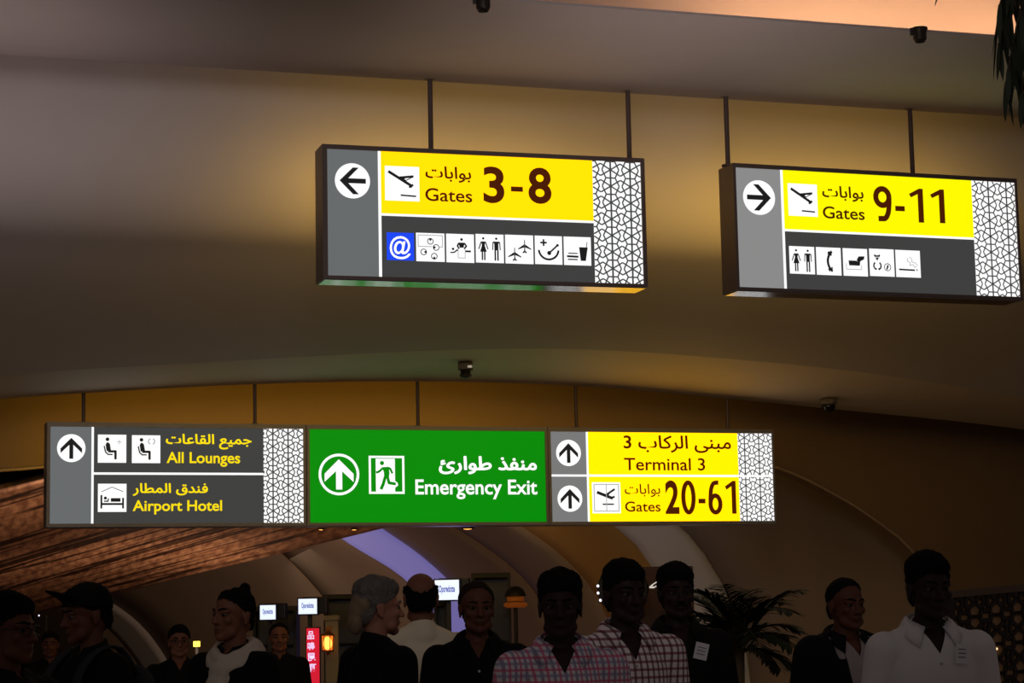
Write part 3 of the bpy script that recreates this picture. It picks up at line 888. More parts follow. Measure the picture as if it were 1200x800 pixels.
S.numerals([('2', 780.5, 562.6, 795.6, 602), ('0', 799.3, 562.6, 814.9, 602.7), ('-', 819, 584.1, 827, 589.6), ('6', 831, 562.6, 846.1, 602.7), ('1', 850.9, 563.2, 862.3, 601.7)], G_BROWN, 3, '20-61', 4.9, .03)
rx = [(683, 500), (861.2, 503)]
S.rods([S.uv(*p).x - .02 for p in rx], [LBOT((S.L + S.e * S.uv(*p).x).x) + 0.03 for p in rx], 0.016)

# ================================================================== SMALL THINGS OF THE HALL
def put(o, loc, rz=0.0):
    o.location = loc
    o.rotation_euler = (0, 0, rz)
    return o
def zslope(P):                      # height of the sloping ceiling / lip above a plan point
    d = P.y - SLOPE * P.x
    if d < 18.2:
        t = (d - 15.85) / (18.2 - 15.85)
        return 4.282 + (LTOP(P.x) - 4.282) * t
    t = (d - 18.2) / 1.42
    return LTOP(P.x) + (LBOT(P.x) - LTOP(P.x)) * t
M_DKPLAST = mat('dark_plastic', lin((40, 38, 38)), 0.35)
M_SMOKE = mat('smoked_dome', lin((12, 12, 12)), 0.12, spec=0.6)

# camera with a square bracket on the lip
P = on_plane(545.5, 433, 18.75)
t = empty('surveillance_camera', (P.x, P.y, zslope(P)))
tag(t, 'small black surveillance camera under the arched lip above the green exit sign', 'camera')
bm = bmesh.new(); bx(bm, -.065, .065, -.05, .05, -.065, 0.002, .008); obj('mount', bm, M_DKPLAST, t)
bm = bmesh.new(); lathe(bm, [(.045, -.06), (.045, -.10), (.055, -.105), (.05, -.125), (.02, -.14)], 18); obj('camera_head', bm, M_DKPLAST, t, True)
bm = bmesh.new(); bx(bm, .02, .06, -.056, -.046, -.05, -.03); obj('status_lamp', bm, mat('lamp_glint', (.4, .38, .35), .2, emit=(.5, .45, .4), strength=.5), t)
# black dome camera at the right end of the lip
P = on_plane(971, 481, 19.3)
t = empty('surveillance_camera', (P.x, P.y, zslope(P)))
tag(t, 'black dome surveillance camera under the dark ceiling right of the Terminal 3 sign', 'camera')
bm = bmesh.new(); lathe(bm, [(.085, .004), (.085, -.03), (.07, -.045)], 24); obj('dome_base', bm, mat('grey_plastic', lin((120, 112, 106)), .5), t, True)
bm = bmesh.new(); lathe(bm, [(.068, -.04), (.066, -.07), (.052, -.10), (.028, -.12), (.002, -.125)], 24); obj('dome', bm, M_SMOKE, t, True)
# spotlights / sprinklers on the front soffit
for px, py, lab in ((1077.5, 33, 'small dark round spotlight on the front soffit above the Gates 9-11 sign'), (566, -4, 'small dark round spotlight on the front soffit at the top edge of the photo')):
    v = ray(px, py); tt = (5.205 - EYE) / v.z; P = CAM + v * tt
    t = empty('ceiling_spotlight', (P.x, P.y, 5.206))
    tag(t, lab, 'spotlight', 'soffit spotlights')
    bm = bmesh.new(); lathe(bm, [(.05, 0), (.05, -.012), (.042, -.02), (.042, -.07), (.032, -.09), (.03, -.085), (.002, -.07)], 20); obj('spotlight_body', bm, mat('bronze_black', lin((46, 38, 30)), .4, .4), t, True)
    bm = bmesh.new(); bx(bm, -.06, -.035, -.012, .012, -.05, 0.0, .003); obj('bracket', bm, M_DKPLAST, t)

# orange downlights in the bronze mesh ceiling
G_ORANGE = mat('orange_lamp', (1, .5, .15), emit=(1.0, .42, .08), strength=2.2)
for px, py, lab, D in ((548, 617.5, 'orange downlight just below the right half of the green exit sign', 24), (415, 618.5, 'faint orange downlight below the arrow of the green exit sign', 25), (376, 618.5, 'faint orange downlight below the left corner of the green exit sign', 26)):
    P = at(px, py, D)
    t = empty('downlight', P)
    tag(t, lab, 'light', 'orange downlights')
    k = 1.0 if px > 500 else .55
    bm = bmesh.new(); lathe(bm, [(.075 * k, .0), (.075 * k, -.02), (.06 * k, -.02), (.055 * k, .03), (.075 * k, .06), (.075 * k, .45)], 18); obj('trim_ring', bm, M_DKPLAST, t, True)
    bm = bmesh.new(); lathe(bm, [(.055 * k, -.012), (.045 * k, -.022), (.002, -.027)], 18); obj('bulb', bm, G_ORANGE, t, True)

# price display screens on dark posts
def text_flat(txt, name, w, h, y, m, parent, bold=0.0, cx=0.0, cz=0.0, shear=0.0):
    V, Fs = glyphs(txt, bold)
    X = [v.x for v in V]; Y = [v.y for v in V]
    bm = bmesh.new()
    vs = [bm.verts.new((cx + ((v.x - min(X)) / (max(X) - min(X)) - .5) * w + shear * (v.y - min(Y)), y, cz + ((v.y - min(Y)) / (max(Y) - min(Y)) - .5) * h)) for v in V]
    for f in Fs:
        try: bm.faces.new([vs[i] for i in f])
        except ValueError: pass
    return obj(name, bm, m, parent)
G_SCREEN = mat('screen_light', (.5, .55, .7), emit=(.72, .82, 1.0), strength=1.1)
G_INKB = mat('screen_ink', (.05, .06, .2), emit=(.07, .09, .34), strength=1.0)
M_BEZEL = mat('blue_black_bezel', lin((18, 18, 44)), .3)
for (x0, y0, x1, y1, D, lab) in ((304.5, 709, 323, 725.5, 22.5, 'small lit screen with blue lettering, leftmost of the three'), (349.5, 701.5, 371.5, 719, 22.5, 'small lit screen with blue lettering above the red vertical sign'), (509.5, 679.5, 538, 702.5, 21.8, 'largest lit screen with blue lettering beside the violet rib')):
    c = at((x0 + x1) / 2, (y0 + y1) / 2, D)
    w, h = (x1 - x0) / FPX * D, (y1 - y0) / FPX * D
    t = empty('display_screen', (c.x, c.y, 0), R(-8))
    tag(t, lab, 'screen', 'price display screens')
    bm = bmesh.new(); bx(bm, -w / 2 - .014, w / 2 + .014, 0.004, .06, c.z - h / 2 - .014, c.z + h / 2 + .014, .004); bx(bm, -w / 2 + .03, w / 2 + .09, .055, .17, c.z - h / 2 + .0, c.z + h / 2 + .02, .01); obj('casing', bm, M_BEZEL, t)
    bm = bmesh.new(); bx(bm, -w / 2, w / 2, 0.0, .006, c.z - h / 2, c.z + h / 2); obj('screen_panel', bm, G_SCREEN, t)
    text_flat('Oporedotte', 'lettering', w * .66, h * .46, -.002, G_INKB, t, .03, 0, c.z + .01 * h)
    bm = bmesh.new(); bx(bm, -.02, .02, .08, .12, 0.03, c.z - h / 2 + .03); lathe(bm, [(.16, 0), (.16, .02), (.03, .035)], 20, Matrix.Translation((0, .1, 0))); obj('stand', bm, M_DKPLAST, t)

# dark shop fixtures behind the crowd
M_SHOPBLACK = mat('shop_black', lin((26, 23, 22)), .5, noise=.1)
def fixture(x0, x1, ytop, D, depth, lab, name='shop_fixture', frame=True):
    a, b = at(x0, ytop, D), at(x1, ytop, D)
    w = b.x - a.x
    t = empty(name, ((a.x + b.x) / 2, D, 0))
    tag(t, lab, 'shop fixture', 'dark shop fixtures')
    zt = (a.z + b.z) / 2
    bm = bmesh.new()
    bx(bm, -w / 2, -w / 2 + .03, 0, depth, 0, zt); bx(bm, w / 2 - .03, w / 2, 0, depth, 0, zt)
    bx(bm, -w / 2 + .03, w / 2 - .03, 0, depth, zt - .05, zt); bx(bm, -w / 2 + .03, w / 2 - .03, 0, depth, 0, .1)
    obj('frame', bm, M_SHOPBLACK, t)
    bm = bmesh.new(); bx(bm, -w / 2 + .03, w / 2 - .03, depth * .5, depth * .6, .1, zt - .05); obj('back_panel', bm, mat('shop_panel', lin((48, 40, 38)), .4, noise=.3, scale=14), t)
    for z in (.55, 1.0, 1.4):
        if z < zt - .12:
            bm = bmesh.new(); bx(bm, -w / 2 + .03, w / 2 - .03, .02, depth * .5, z, z + .02); obj('shelf', bm, M_SHOPBLACK, t)
    return t
fixture(552, 598, 671, 22.6, .35, 'dark framed shop cabinet right of the largest screen')
fixture(296, 347, 710, 23.2, .4, 'dark shop cabinet behind the leftmost small screen')
fixture(379, 425, 696, 23.6, .4, 'dark shop cabinet behind the lantern and the grey-haired person')
fixture(508, 524, 704, 22.2, .3, 'narrow dark shop cabinet under the largest screen')

# red backlit banner with white characters
c0, c1 = at(359, 736, 21.6), at(374.5, 800, 21.6)
w = c1.x - c0.x
t = empty('red_banner_sign', ((c0.x + c1.x) / 2, 21.6, 0))
tag(t, 'narrow red lit vertical sign with a column of white characters', 'sign')
zt = c0.z
bm = bmesh.new(); bx(bm, -w / 2 - .01, w / 2 + .01, .004, .06, 0.02, zt + .012, .004); obj('casing', bm, M_SHOPBLACK, t)
bm = bmesh.new(); bx(bm, -w / 2, w / 2, 0, .006, .25, zt); obj('red_panel', bm, mat('lit_red', (.4, .01, .02), emit=(.56, .008, .03), strength=1.0), t)
for i, ch in enumerate('\u54c1\u9cf4\u6606\u554a'):
    text_flat(ch, 'lettering', .066 + .006 * i, .082, -.002, mat('lit_lilac_white', (.6, .55, .8), emit=(.72, .62, 1.0), strength=1.0), t, .02, -w / 2 + .044 + .003 * i, zt - .07 - i * .108)

# carriage lantern on a pale pilaster
c = at(381.5, 753, 21.2)
t = empty('pilaster', (c.x + .03, 21.55, 0))
tag(t, 'pale grey square pilaster right of the red lit sign', 'pilaster')
bm = bmesh.new(); bx(bm, -.065, .065, 0, .13, 0, c.z + .22, .006); obj('shaft', bm, mat('pilaster_paint', lin((110, 102, 100)), .6), t)
bm = bmesh.new(); bx(bm, -.08, .08, -.015, .145, c.z + .22, c.z + .27, .008); obj('capital', bm, mat('pilaster_paint', ()), t)
t = empty('wall_lantern', (c.x, 21.55, c.z))
tag(t, 'glowing amber lantern fixed to the pale pilaster', 'lantern')
M_BRASS = mat('old_brass', lin((120, 70, 30)), .4, .6)
LY = -.13
bm = bmesh.new(); bx(bm, -.012, .012, LY, .0, .105, .122, .003); bx(bm, -.03, .03, -.012, .002, .06, .16, .004); obj('bracket', bm, M_BRASS, t)
T = Matrix.Translation((0, LY, 0))
bm = bmesh.new(); lathe(bm, [(.012, .125), (.02, .11), (.05, .095), (.07, .075), (.072, .068), (.05, .066)], 6, T); lathe(bm, [(.05, -.09), (.06, -.088), (.06, -.075), (.045, -.072)], 6, T); lathe(bm, [(.008, -.12), (.02, -.10), (.035, -.09)], 6, T)
for k in range(6):
    a = math.pi / 3 * k
    capsule(bm, (.056 * math.cos(a), LY + .056 * math.sin(a), -.08), .005, (.062 * math.cos(a), LY + .062 * math.sin(a), .07), .005, 6, 2)
obj('cage', bm, M_BRASS, t)
bm = bmesh.new(); ellipsoid(bm, (0, LY, -.005), (.03, .03, .05)); obj('lamp_bulb', bm, mat('amber_bulb', (1, .7, .3), emit=(1.0, .62, .2), strength=3.0), t, True)
bm = bmesh.new(); lathe(bm, [(.046, -.072), (.053, .066)], 18, T)
obj('amber_glass', bm, mat('amber_glass', (1, .45, .1), .2, emit=(.75, .17, .02), strength=.35), t, True)
gm = MATS['amber_glass']; gm.node_tree.nodes['Principled BSDF'].inputs['Transmission Weight'].default_value = .9

# domed orange pendant in the distance, right of the cabinet
c = at(604, 702, 22.0)
t = empty('domed_lamp', (c.x, 22.0, 0))
tag(t, 'dim orange lamp under a dark dome beside the dark framed cabinet', 'lamp')
T = Matrix.Translation((0, 0, c.z))
bm = bmesh.new(); lathe(bm, [(.002, .135), (.05, .125), (.09, .09), (.11, .04), (.112, .03), (.10, .03)], 24, T); obj('dome_shade', bm, M_SHOPBLACK, t, True)
M_DIMOR = mat('dim_orange', (.16, .045, .01), .4, emit=(.085, .018, .002), strength=1.0)
bm = bmesh.new(); lathe(bm, [(.085, .028), (.088, -.01), (.08, -.02)], 24, T); obj('upper_glass', bm, M_DIMOR, t, True)
bm = bmesh.new(); lathe(bm, [(.10, -.03), (.12, -.045), (.12, -.07), (.09, -.085)], 24, T); obj('lower_ring', bm, M_DIMOR, t, True)
bm = bmesh.new(); capsule(bm, (0, 0, .02), .02, (0, 0, c.z - .03), .02); lathe(bm, [(.16, 0), (.16, .02), (.02, .04)], 24); lathe(bm, [(.082, c.z - .03), (.082, c.z - .024), (.02, c.z - .02)], 24); obj('stand', bm, M_SHOPBLACK, t)

# round sign edged with white bulbs, and the brown board with a white lowercase word
c = at(730, 690, 18.6)
r = 29.5 / FPX * 18.6
t = empty('round_sign', (c.x, 18.6, 0))
tag(t, 'dark round sign with white rim bulbs behind the man in red plaid', 'sign')
T = Matrix.Translation((0, 0, c.z)) @ Matrix.Rotation(R(90), 4, 'X')
bm = bmesh.new(); lathe(bm, [(.002, -.03), (r - .01, -.03), (r, -.02), (r, .02), (r - .012, .03), (.002, .03)], 40, T); obj('disc', bm, M_SHOPBLACK, t)
for k, a in enumerate((172, 188, 205, 93)):
    a = R(a)
    bm = bmesh.new(); ellipsoid(bm, (r * math.cos(a), -.03, c.z + r * math.sin(a)), (.034 if k == 3 else .011, .011, .012), Matrix.Rotation(R(-14), 4, 'Y'), 12, 8)
    obj('bulb', bm, mat('cool_bulb', (1, 1, 1), emit=(.85, .85, 1.0), strength=1.6), t, True)
bm = bmesh.new(); bx(bm, -.02, .02, -.01, .03, .02, c.z - r + .02); lathe(bm, [(.18, 0), (.18, .02), (.03, .035)], 20); obj('stand', bm, M_SHOPBLACK, t)
a, b = at(744, 664, 19.2), at(812, 664, 19.2)
t = empty('shop_board', ((a.x + b.x) / 2, 19.2, 0))
tag(t, 'dark brown shop board with the white letters do', 'sign')
w = b.x - a.x
bm = bmesh.new(); bx(bm, -w / 2, w / 2, 0, .05, 0, a.z, .006); obj('board', bm, mat('board_brown', lin((72, 46, 36)), .5), t)
c = at(767.5, 681.5, 19.2)
text_flat('do', 'lettering', 21 / FPX * 19.2, 15 / FPX * 19.2, -.003, mat('lit_letter', (.8, .78, .75), emit=(.55, .52, .48), strength=1.0), t, .008, c.x - (a.x + b.x) / 2, c.z, .25)

# small yellow lit signs far behind
for x0, y0, x1, y1, lab in ((226.5, 751, 234.5, 757.5, 'tiny yellow lit sign beside the man with glasses'), (313, 743, 322, 757, 'yellow lit sign left of the distant face under the first screen')):
    a, b = at(x0, y0, 24), at(x1, y1, 24)
    t = empty('yellow_sign', ((a.x + b.x) / 2, 24, 0))
    tag(t, lab, 'sign', 'yellow lit signs')
    w = b.x - a.x
    bm = bmesh.new(); bx(bm, -w / 2, w / 2, 0, .02, b.z, a.z, .003); obj('lit_panel', bm, mat('lit_sulphur', (.8, .7, .1), emit=(.62, .45, .06), strength=1.0), t)
    bm = bmesh.new(); bx(bm, -.015, .015, .01, .03, .02, b.z); lathe(bm, [(.12, 0), (.12, .02), (.02, .03)], 16, Matrix.Translation((0, .02, 0))); obj('stand', bm, M_SHOPBLACK, t)

# string of tiny lamps beside the man at the left edge
c = at(40, 700, 19.5)
t = empty('fairy_light_string', (c.x, 19.5, 0))
tag(t, 'short string of tiny white lamps beside the head of the man at the left edge', 'string lights')
pts = [at(x, y, 19.5) - Vector((c.x, 19.5, 0)) for x, y in ((26, 697), (31, 700), (34.5, 706), (38, 714), (46, 721), (54, 722))]
bm = bmesh.new(); sweep(bm, resample(pts, 16), [.003] * 16, 6); obj('cable', bm, M_SHOPBLACK, t)
for i, p in enumerate(pts[1:5]):
    bm = bmesh.new(); ellipsoid(bm, p + Vector((0, -.012, 0)), (.011, .011, .012) if i < 3 else (.007, .007, .007), None, 10, 6); obj('bulb', bm, mat('cool_bulb', ()), t, True)
bm = bmesh.new(); capsule(bm, (pts[5].x, 0, .03), .012, (pts[5].x, 0, pts[5].z), .01, 8, 2); lathe(bm, [(.14, 0), (.14, .02), (.02, .035)], 18, Matrix.Translation((pts[5].x, 0, 0))); obj('post', bm, M_SHOPBLACK, t)

# lattice screen at the right edge
pa, pb = at(1108, 692.5, 14.6), at(1262, 678, 14.9)
d = Vector((pb.x - pa.x, pb.y - pa.y, 0)); L = d.length
zt = pa.z
t = empty('lattice_screen', (pa.x, pa.y, 0), math.atan2(d.y, d.x))
tag(t, 'dark wooden lattice partition with a rising top rail at the right edge', 'screen')
SHEAR = (pb.z - pa.z) / pa.z / L
lat_root = t
M_WOOD = mat('dark_wood', lin((44, 34, 28)), .5, noise=.15, scale=10)
bm = bmesh.new(); bx(bm, 0, L, -.03, .03, zt - .05, zt, .006); obj('top_rail', bm, mat('rail_wood', lin((92, 72, 56)), .45), t)
bm = bmesh.new(); bx(bm, 0, L, -.03, .03, 0.0, .12, .006); obj('bottom_rail', bm, M_WOOD, t)
for x in (.025, L - .025):
    bm = bmesh.new(); bx(bm, x - .025, x + .025, -.03, .03, .12, zt - .05, .004); obj('post', bm, M_WOOD, t)
bm = bmesh.new()
PX_, PZ_ = .165, .195
def bar(x0, z0, x1, z1):
    tt = [0.0, 1.0]
    for p, q in ((-(x1 - x0), x0 - .05), (x1 - x0, L - .05 - x0), (-(z1 - z0), z0 - .12), (z1 - z0, zt - .05 - z0)):
        if abs(p) < 1e-9:
            if q < 0: return
        elif p < 0: tt[0] = max(tt[0], q / p)
        else: tt[1] = min(tt[1], q / p)
    if tt[1] - tt[0] < 1e-3: return
    a = Vector((x0 + (x1 - x0) * tt[0], 0, z0 + (z1 - z0) * tt[0])); b = Vector((x0 + (x1 - x0) * tt[1], 0, z0 + (z1 - z0) * tt[1]))
    dd = (b - a).normalized(); n = Vector((-dd.z, 0, dd.x)) * .011
    vs = [bm.verts.new(p + q + Vector((0, y, 0))) for y in (-.012, .012) for p, q in ((a, n), (b, n), (b, -n), (a, -n))]
    for f in ((0, 1, 2, 3), (7, 6, 5, 4), (0, 4, 5, 1), (1, 5, 6, 2), (2, 6, 7, 3), (3, 7, 4, 0)):
        bm.faces.new([vs[i] for i in f])
for i in range(-1, int(L / PX_) + 2):
    for j in range(0, int(zt / PZ_) + 2):
        cx, cz = i * PX_ + .05, zt - .09 - j * PZ_
        hx = [(-.235, .5), (.235, .5), (.43, 0), (.235, -.5), (-.235, -.5), (-.43, 0)]
        for a, b in zip(hx, hx[1:] + hx[:1]):
            bar(cx + a[0] * PX_, cz + a[1] * PZ_, cx + b[0] * PX_, cz + b[1] * PZ_)
        for sx in (-1, 1):
            for sz in (-1, 1):
                bar(cx, cz, cx + sx * .5 * PX_, cz + sz * .375 * PZ_)
o = obj('lattice', bm, M_WOOD, t)
bm = bmesh.new(); bx(bm, .05, L - .05, .02, .03, .12, zt - .05); obj('backing_panel', bm, mat('bronze_backing', lin((168, 128, 88)), .4, noise=.2, scale=6), t)
for ch in lat_root.children:         # the partition rises to the right
    for v in ch.data.vertices:
        v.co.z *= 1 + SHEAR * v.co.x
for x, y, k in ((1146, 747, 1.0), (1149, 752, .5), (1161, 756, .55), (1168, 760, .5), (1160, 786, .6), (1166, 783, .4)):  # reflected lights put in as small glowing beads on the lattice
    v = ray(x, y); n = Vector((-d.y, d.x, 0)).normalized()
    P = CAM + v * ((pa - CAM).dot(n) / v.dot(n))
    lamp = empty('glint_bead', P - n * .0)
    tag(lamp, 'tiny warm reflection made as a glowing bead in the lattice partition, %s' % {1146: 'brightest of the cluster', 1149: 'just below the brightest one', 1161: 'third along the cluster', 1168: 'rightmost of the cluster', 1160: 'lower left of the low pair', 1166: 'lower right of the low pair'}[x], 'lamp', 'glowing reflection beads in the lattice')
    bm = bmesh.new(); ellipsoid(bm, (0, 0, 0), (.011 * k + .003, .018, .011 * k + .003), None, 10, 6); obj('bulb', bm, mat('warm_glint', (1, .8, .5), emit=(.9, .62, .3), strength=1.3), lamp, True)
    bm = bmesh.new(); capsule(bm, (0, 0, 0), .004, n * .03, .004, 6, 2); obj('bead_stem', bm, M_DKPLAST, lamp)

# ------------------------------------------------------------------ palms
M_LEAF = mat('dark_palm_leaf', lin((36, 42, 26)), .6, noise=.2, scale=12)
M_STEM = mat('palm_stem', lin((62, 54, 32)), .6)
rng = random.Random(7)
def leaflet(bm, p, d, L, w, droop, side=Vector((0, 0, 1))):
    pts = []
    d = d.normalized()
    s = d.cross(side)
    if s.length < .05: s = d.cross(Vector((1, 0, 0)))
    s.normalize()
    prev = None
    n = 6
    q = p.copy()
    for i in range(n + 1):
        t = i / n
        ww = w * (math.sin(math.pi * min(1, t * .9 + .12)) ** .7) * .5 * (1 if t < .98 else .1)
        a, b = bm.verts.new(q + s * ww), bm.verts.new(q - s * ww)
        c = bm.verts.new(q + Vector((0, 0, -.25 * ww)))
        if prev:
            bm.faces.new((prev[0], prev[2], c, a)); bm.faces.new((prev[2], prev[1], b, c))
        prev = (a, b, c)
        d = (d + Vector((0, 0, -droop / n))).normalized()
        q = q + d * (L / n)
def frond(parent, p, d, L, droop, nleaf, leafL, leafW, hang=.3, m=None):
    """arching rib with two rows of leaflets; one part with the leaflets as its blade"""
    pts, q = [], Vector(p)
    dd = Vector(d).normalized()
    n = 14
    for i in range(n + 1):
        pts.append(q.copy())
        dd = (dd + Vector((0, 0, -droop / n))).normalized()
        q = q + dd * (L / n)
    bm = bmesh.new()
    sweep(bm, pts, [.008 * (1 - .8 * i / n) + .0015 for i in range(n + 1)], 6)
    o = obj('frond', bm, M_STEM, parent, True)
    bm = bmesh.new()
    for i in range(nleaf):
        t = .16 + .84 * i / (nleaf - 1)
        k = min(n - 1, int(t * n)); f = t * n - k
        q = pts[k].lerp(pts[k + 1], f)
        dd = (pts[k + 1] - pts[k]).normalized()
        s = dd.cross(Vector((0, 0, 1)))
        if s.length < .1: s = Vector((1, 0, 0))
        s.normalize()
        ll = leafL * (.55 + .45 * math.sin(math.pi * min(1, .15 + t * .85))) * rng.uniform(.85, 1.1)
        for sg in (-1, 1):
            leaflet(bm, q, dd * .75 + s * sg * .75 + Vector((0, 0, rng.uniform(-.05, .25))), ll, leafW, hang * rng.uniform(.7, 1.6))
    obj('leaflets', bm, m or M_LEAF, o, True)
    return o

# potted palm in the crowd
D = 10.8
c = at(866, 765, D)
t = empty('potted_palm', (c.x, D, 0))
tag(t, 'dark potted palm with arching fronds behind the man with a paper in his pocket', 'palm')
bm = bmesh.new(); lathe(bm, [(.002, 0.0), (.19, 0.0), (.24, .42), (.26, .44), (.26, .48), (.225, .48), (.215, .43), (.002, .43)], 28); obj('pot', bm, mat('pot_glaze', lin((90, 70, 50)), .4), t, True)
bm = bmesh.new(); sweep(bm, [Vector((0, 0, .40)), Vector((.015, 0, .8)), Vector((-.01, .01, 1.2)), Vector((0, 0, 1.5))], [.045, .04, .035, .03], 10); obj('trunk', bm, mat('palm_trunk', lin((110, 88, 62)), .8, noise=.2, scale=30), t, True)
for k in range(25):
    a = 2 * math.pi * k / 25 + rng.uniform(-.15, .15)
    up = [2.4, 1.3, .7, 1.7, .35][k % 5]
    frond(t, (0.02 * math.cos(a), .02 * math.sin(a), 1.46 + rng.uniform(-.06, .04)), (math.cos(a), math.sin(a) * .8, up), rng.uniform(.28, .38), rng.uniform(.9, 1.6), 18, .15, .021, .4)

# tall palm standing just outside the right edge, its leaf tips hanging into the picture
D = 7.4
c = at(1235, 60, D)
t = empty('tall_palm', (c.x + .16, D, 0))
tag(t, 'dark palm leaves hanging down in the upper right corner', 'palm')
bm = bmesh.new(); lathe(bm, [(.002, 0.0), (.26, 0.0), (.32, .55), (.34, .58), (.34, .62), (.30, .62), (.29, .56), (.002, .56)], 28); obj('pot', bm, mat('pot_glaze', ()), t, True)
bm = bmesh.new(); sweep(bm, [Vector((0, 0, .5)), Vector((.04, .02, 1.6)), Vector((.02, .03, 2.8)), Vector((0, 0, 3.95))], [.075, .065, .06, .05], 12); obj('trunk', bm, mat('palm_trunk', ()), t, True)
def hang(px, py, n, Dd, L0, spread):
    """a frond whose end hangs at a photo direction"""
    q = at(px, py, Dd)
    loc = Vector((t.location.x, t.location.y, 0))
    top = Vector((0, 0, 3.9))
    end = q - loc
    mid = top.lerp(end, .55) + Vector((0, 0, .28))
    pts = resample([top, top.lerp(mid, .5) + Vector((0, 0, .12)), mid, mid.lerp(end, .6) + Vector((0, 0, .05)), end], 15)
    bm = bmesh.new(); sweep(bm, pts, [.009 - .0005 * i for i in range(15)], 6)
    o = obj('frond', bm, M_STEM, t, True)
    bm = bmesh.new()
    for i in range(n):
        f = .35 + .65 * i / (n - 1)
        k = min(13, int(f * 14)); q2 = pts[k].lerp(pts[k + 1], f * 14 - k)
        dd = (pts[k + 1] - pts[k]).normalized()
        for sg in (-1, 1):
            leaflet(bm, q2, Vector((sg * rng.uniform(.1, spread), rng.uniform(-.3, .3), -1.0)), L0 * rng.uniform(.6, 1.15), .021, .3)
    obj('leaflets', bm, M_LEAF, o, True)
hang(1170, 12, 22, 7.3, .24, .24)
hang(1190, 60, 20, 7.5, .26, .22)
hang(1171, 50, 12, 7.4, .17, .14)
hang(1179, 96, 12, 7.35, .22, .12)
hang(1197, 110, 12, 7.3, .2, .2)
hang(1102, -14, 5, 6.9, .06, .5)
hang(1205, 150, 10, 7.6, .12, .5)

# ================================================================== PEOPLE
def fused(prims, voxel, smooth=6, M=None):
    """one continuous surface from overlapping capsules ('c', p0, r0, p1, r1) and ellipsoids ('e', centre, radii[, matrix])"""
    bm = bmesh.new()
    for p in prims:
        if p[0] == 'c': capsule(bm, *p[1:], 16, 5)
        else: ellipsoid(bm, *p[1:])
    bmesh.ops.recalc_face_normals(bm, faces=bm.faces[:])
    me = bpy.data.meshes.new('tmp'); bm.to_mesh(me); bm.free()
    o = bpy.data.objects.new('tmp', me); COL.objects.link(o)
    md = o.modifiers.new('r', 'REMESH'); md.mode = 'VOXEL'; md.voxel_size = voxel
    md = o.modifiers.new('s', 'SMOOTH'); md.factor = .5; md.iterations = smooth
    dg = bpy.context.evaluated_depsgraph_get()
    dg.update()
    out = bpy.data.meshes.new_from_object(o.evaluated_get(dg))
    bpy.data.objects.remove(o); bpy.data.meshes.remove(me)
    out.polygons.foreach_set('use_smooth', [True] * len(out.polygons))
    return out

def cut(me, dead, keep_open=True):
    bm = bmesh.new(); bm.from_mesh(me)
    bmesh.ops.delete(bm, geom=[v for v in bm.verts if dead(v.co)], context='VERTS')
    bm.to_mesh(me); bm.free()
    return me

def xf(prims, M):
    out = []
    for p in prims:
        if p[0] == 'c':
            out.append(('c', M @ Vector(p[1]), p[2], M @ Vector(p[3]), p[4]))
        else:
            Q = M.to_3x3().to_4x4()
            out.append(('e', M @ Vector(p[1]), p[2], Q @ (p[3] if len(p) > 3 else Matrix())))
    return out

def head_prims(f):
    """f: face width factor. origin at the head centre, face towards -Y"""
    P = [('e', (0, .014, .036), (.074, .094, .082)), ('e', (0, -.020, -.030), (.061 * f, .070, .078)), ('e', (0, .045, -.02), (.058, .055, .06)),
         ('c', (-.040, -.040, -.072), .024, (0, -.066, -.094), .021), ('c', (.040, -.040, -.072), .024, (0, -.066, -.094), .021),
         ('e', (0, -.074, -.094), (.020, .017, .016)),
         ('c', (0, -.086, .012), .0085, (0, -.104, -.026), .011), ('e', (0, -.107, -.029), (.012, .012, .010)),
         ('e', (-.012, -.094, -.031), (.009, .011, .007)), ('e', (.012, -.094, -.031), (.009, .011, .007)),
         ('c', (-.046, -.066, .022), .011, (-.012, -.083, .022), .010), ('c', (.046, -.066, .022), .011, (.012, -.083, .022), .010),
         ('e', (-.040, -.062, -.020), (.022, .020, .020)), ('e', (.040, -.062, -.020), (.022, .020, .020)),
         ('c', (-.044, -.074, .013), .0055, (-.018, -.082, .013), .0055), ('c', (.044, -.074, .013), .0055, (.018, -.082, .013), .0055), ('e', (0, -.084, -.055), (.022, .010, .0062)), ('e', (0, -.083, -.066), (.019, .010, .0068))]
    for s in (-1, 1):
        P += [('e', (s * .074, .018, -.006), (.008, .019, .031)), ('e', (s * .078, .026, .006), (.006, .013, .018)), ('e', (s * .075, .012, -.032), (.007, .009, .010))]
    return P

def hand_prims(w, s, tilt=0.0):
    """relaxed hand hanging below wrist point w; s = side"""
    x, y, z = w
    P = [('c', (x, y, z), .024, (x + s * .004, y - .010, z - .045), .030), ('c', (x, y - .022, z - .055), .019, (x, y + .020, z - .060), .019),
         ('c', (x + s * .002, y - .026, z - .075), .016, (x + s * .002, y + .026, z - .078), .015)]
    for k, (dy, L) in enumerate(((-.032, .068), (-.011, .078), (.010, .072), (.030, .056))):
        a = Vector((x + s * .002, y + dy, z - .086)); b = a + Vector((-s * .006, dy * .12, -L * .5)); c = b + Vector((-s * .020, dy * .08, -L * .45))
        P += [('c', a, .0095, b, .0088), ('c', b, .0088, c, .0074)]
    a = Vector((x - s * .006, y - .030, z - .030)); b = a + Vector((-s * .010, -.026, -.030)); c = b + Vector((-s * .008, -.010, -.028))
    P += [('c', a, .0125, b, .0105), ('c', b, .0105, c, .0085)]
    return P

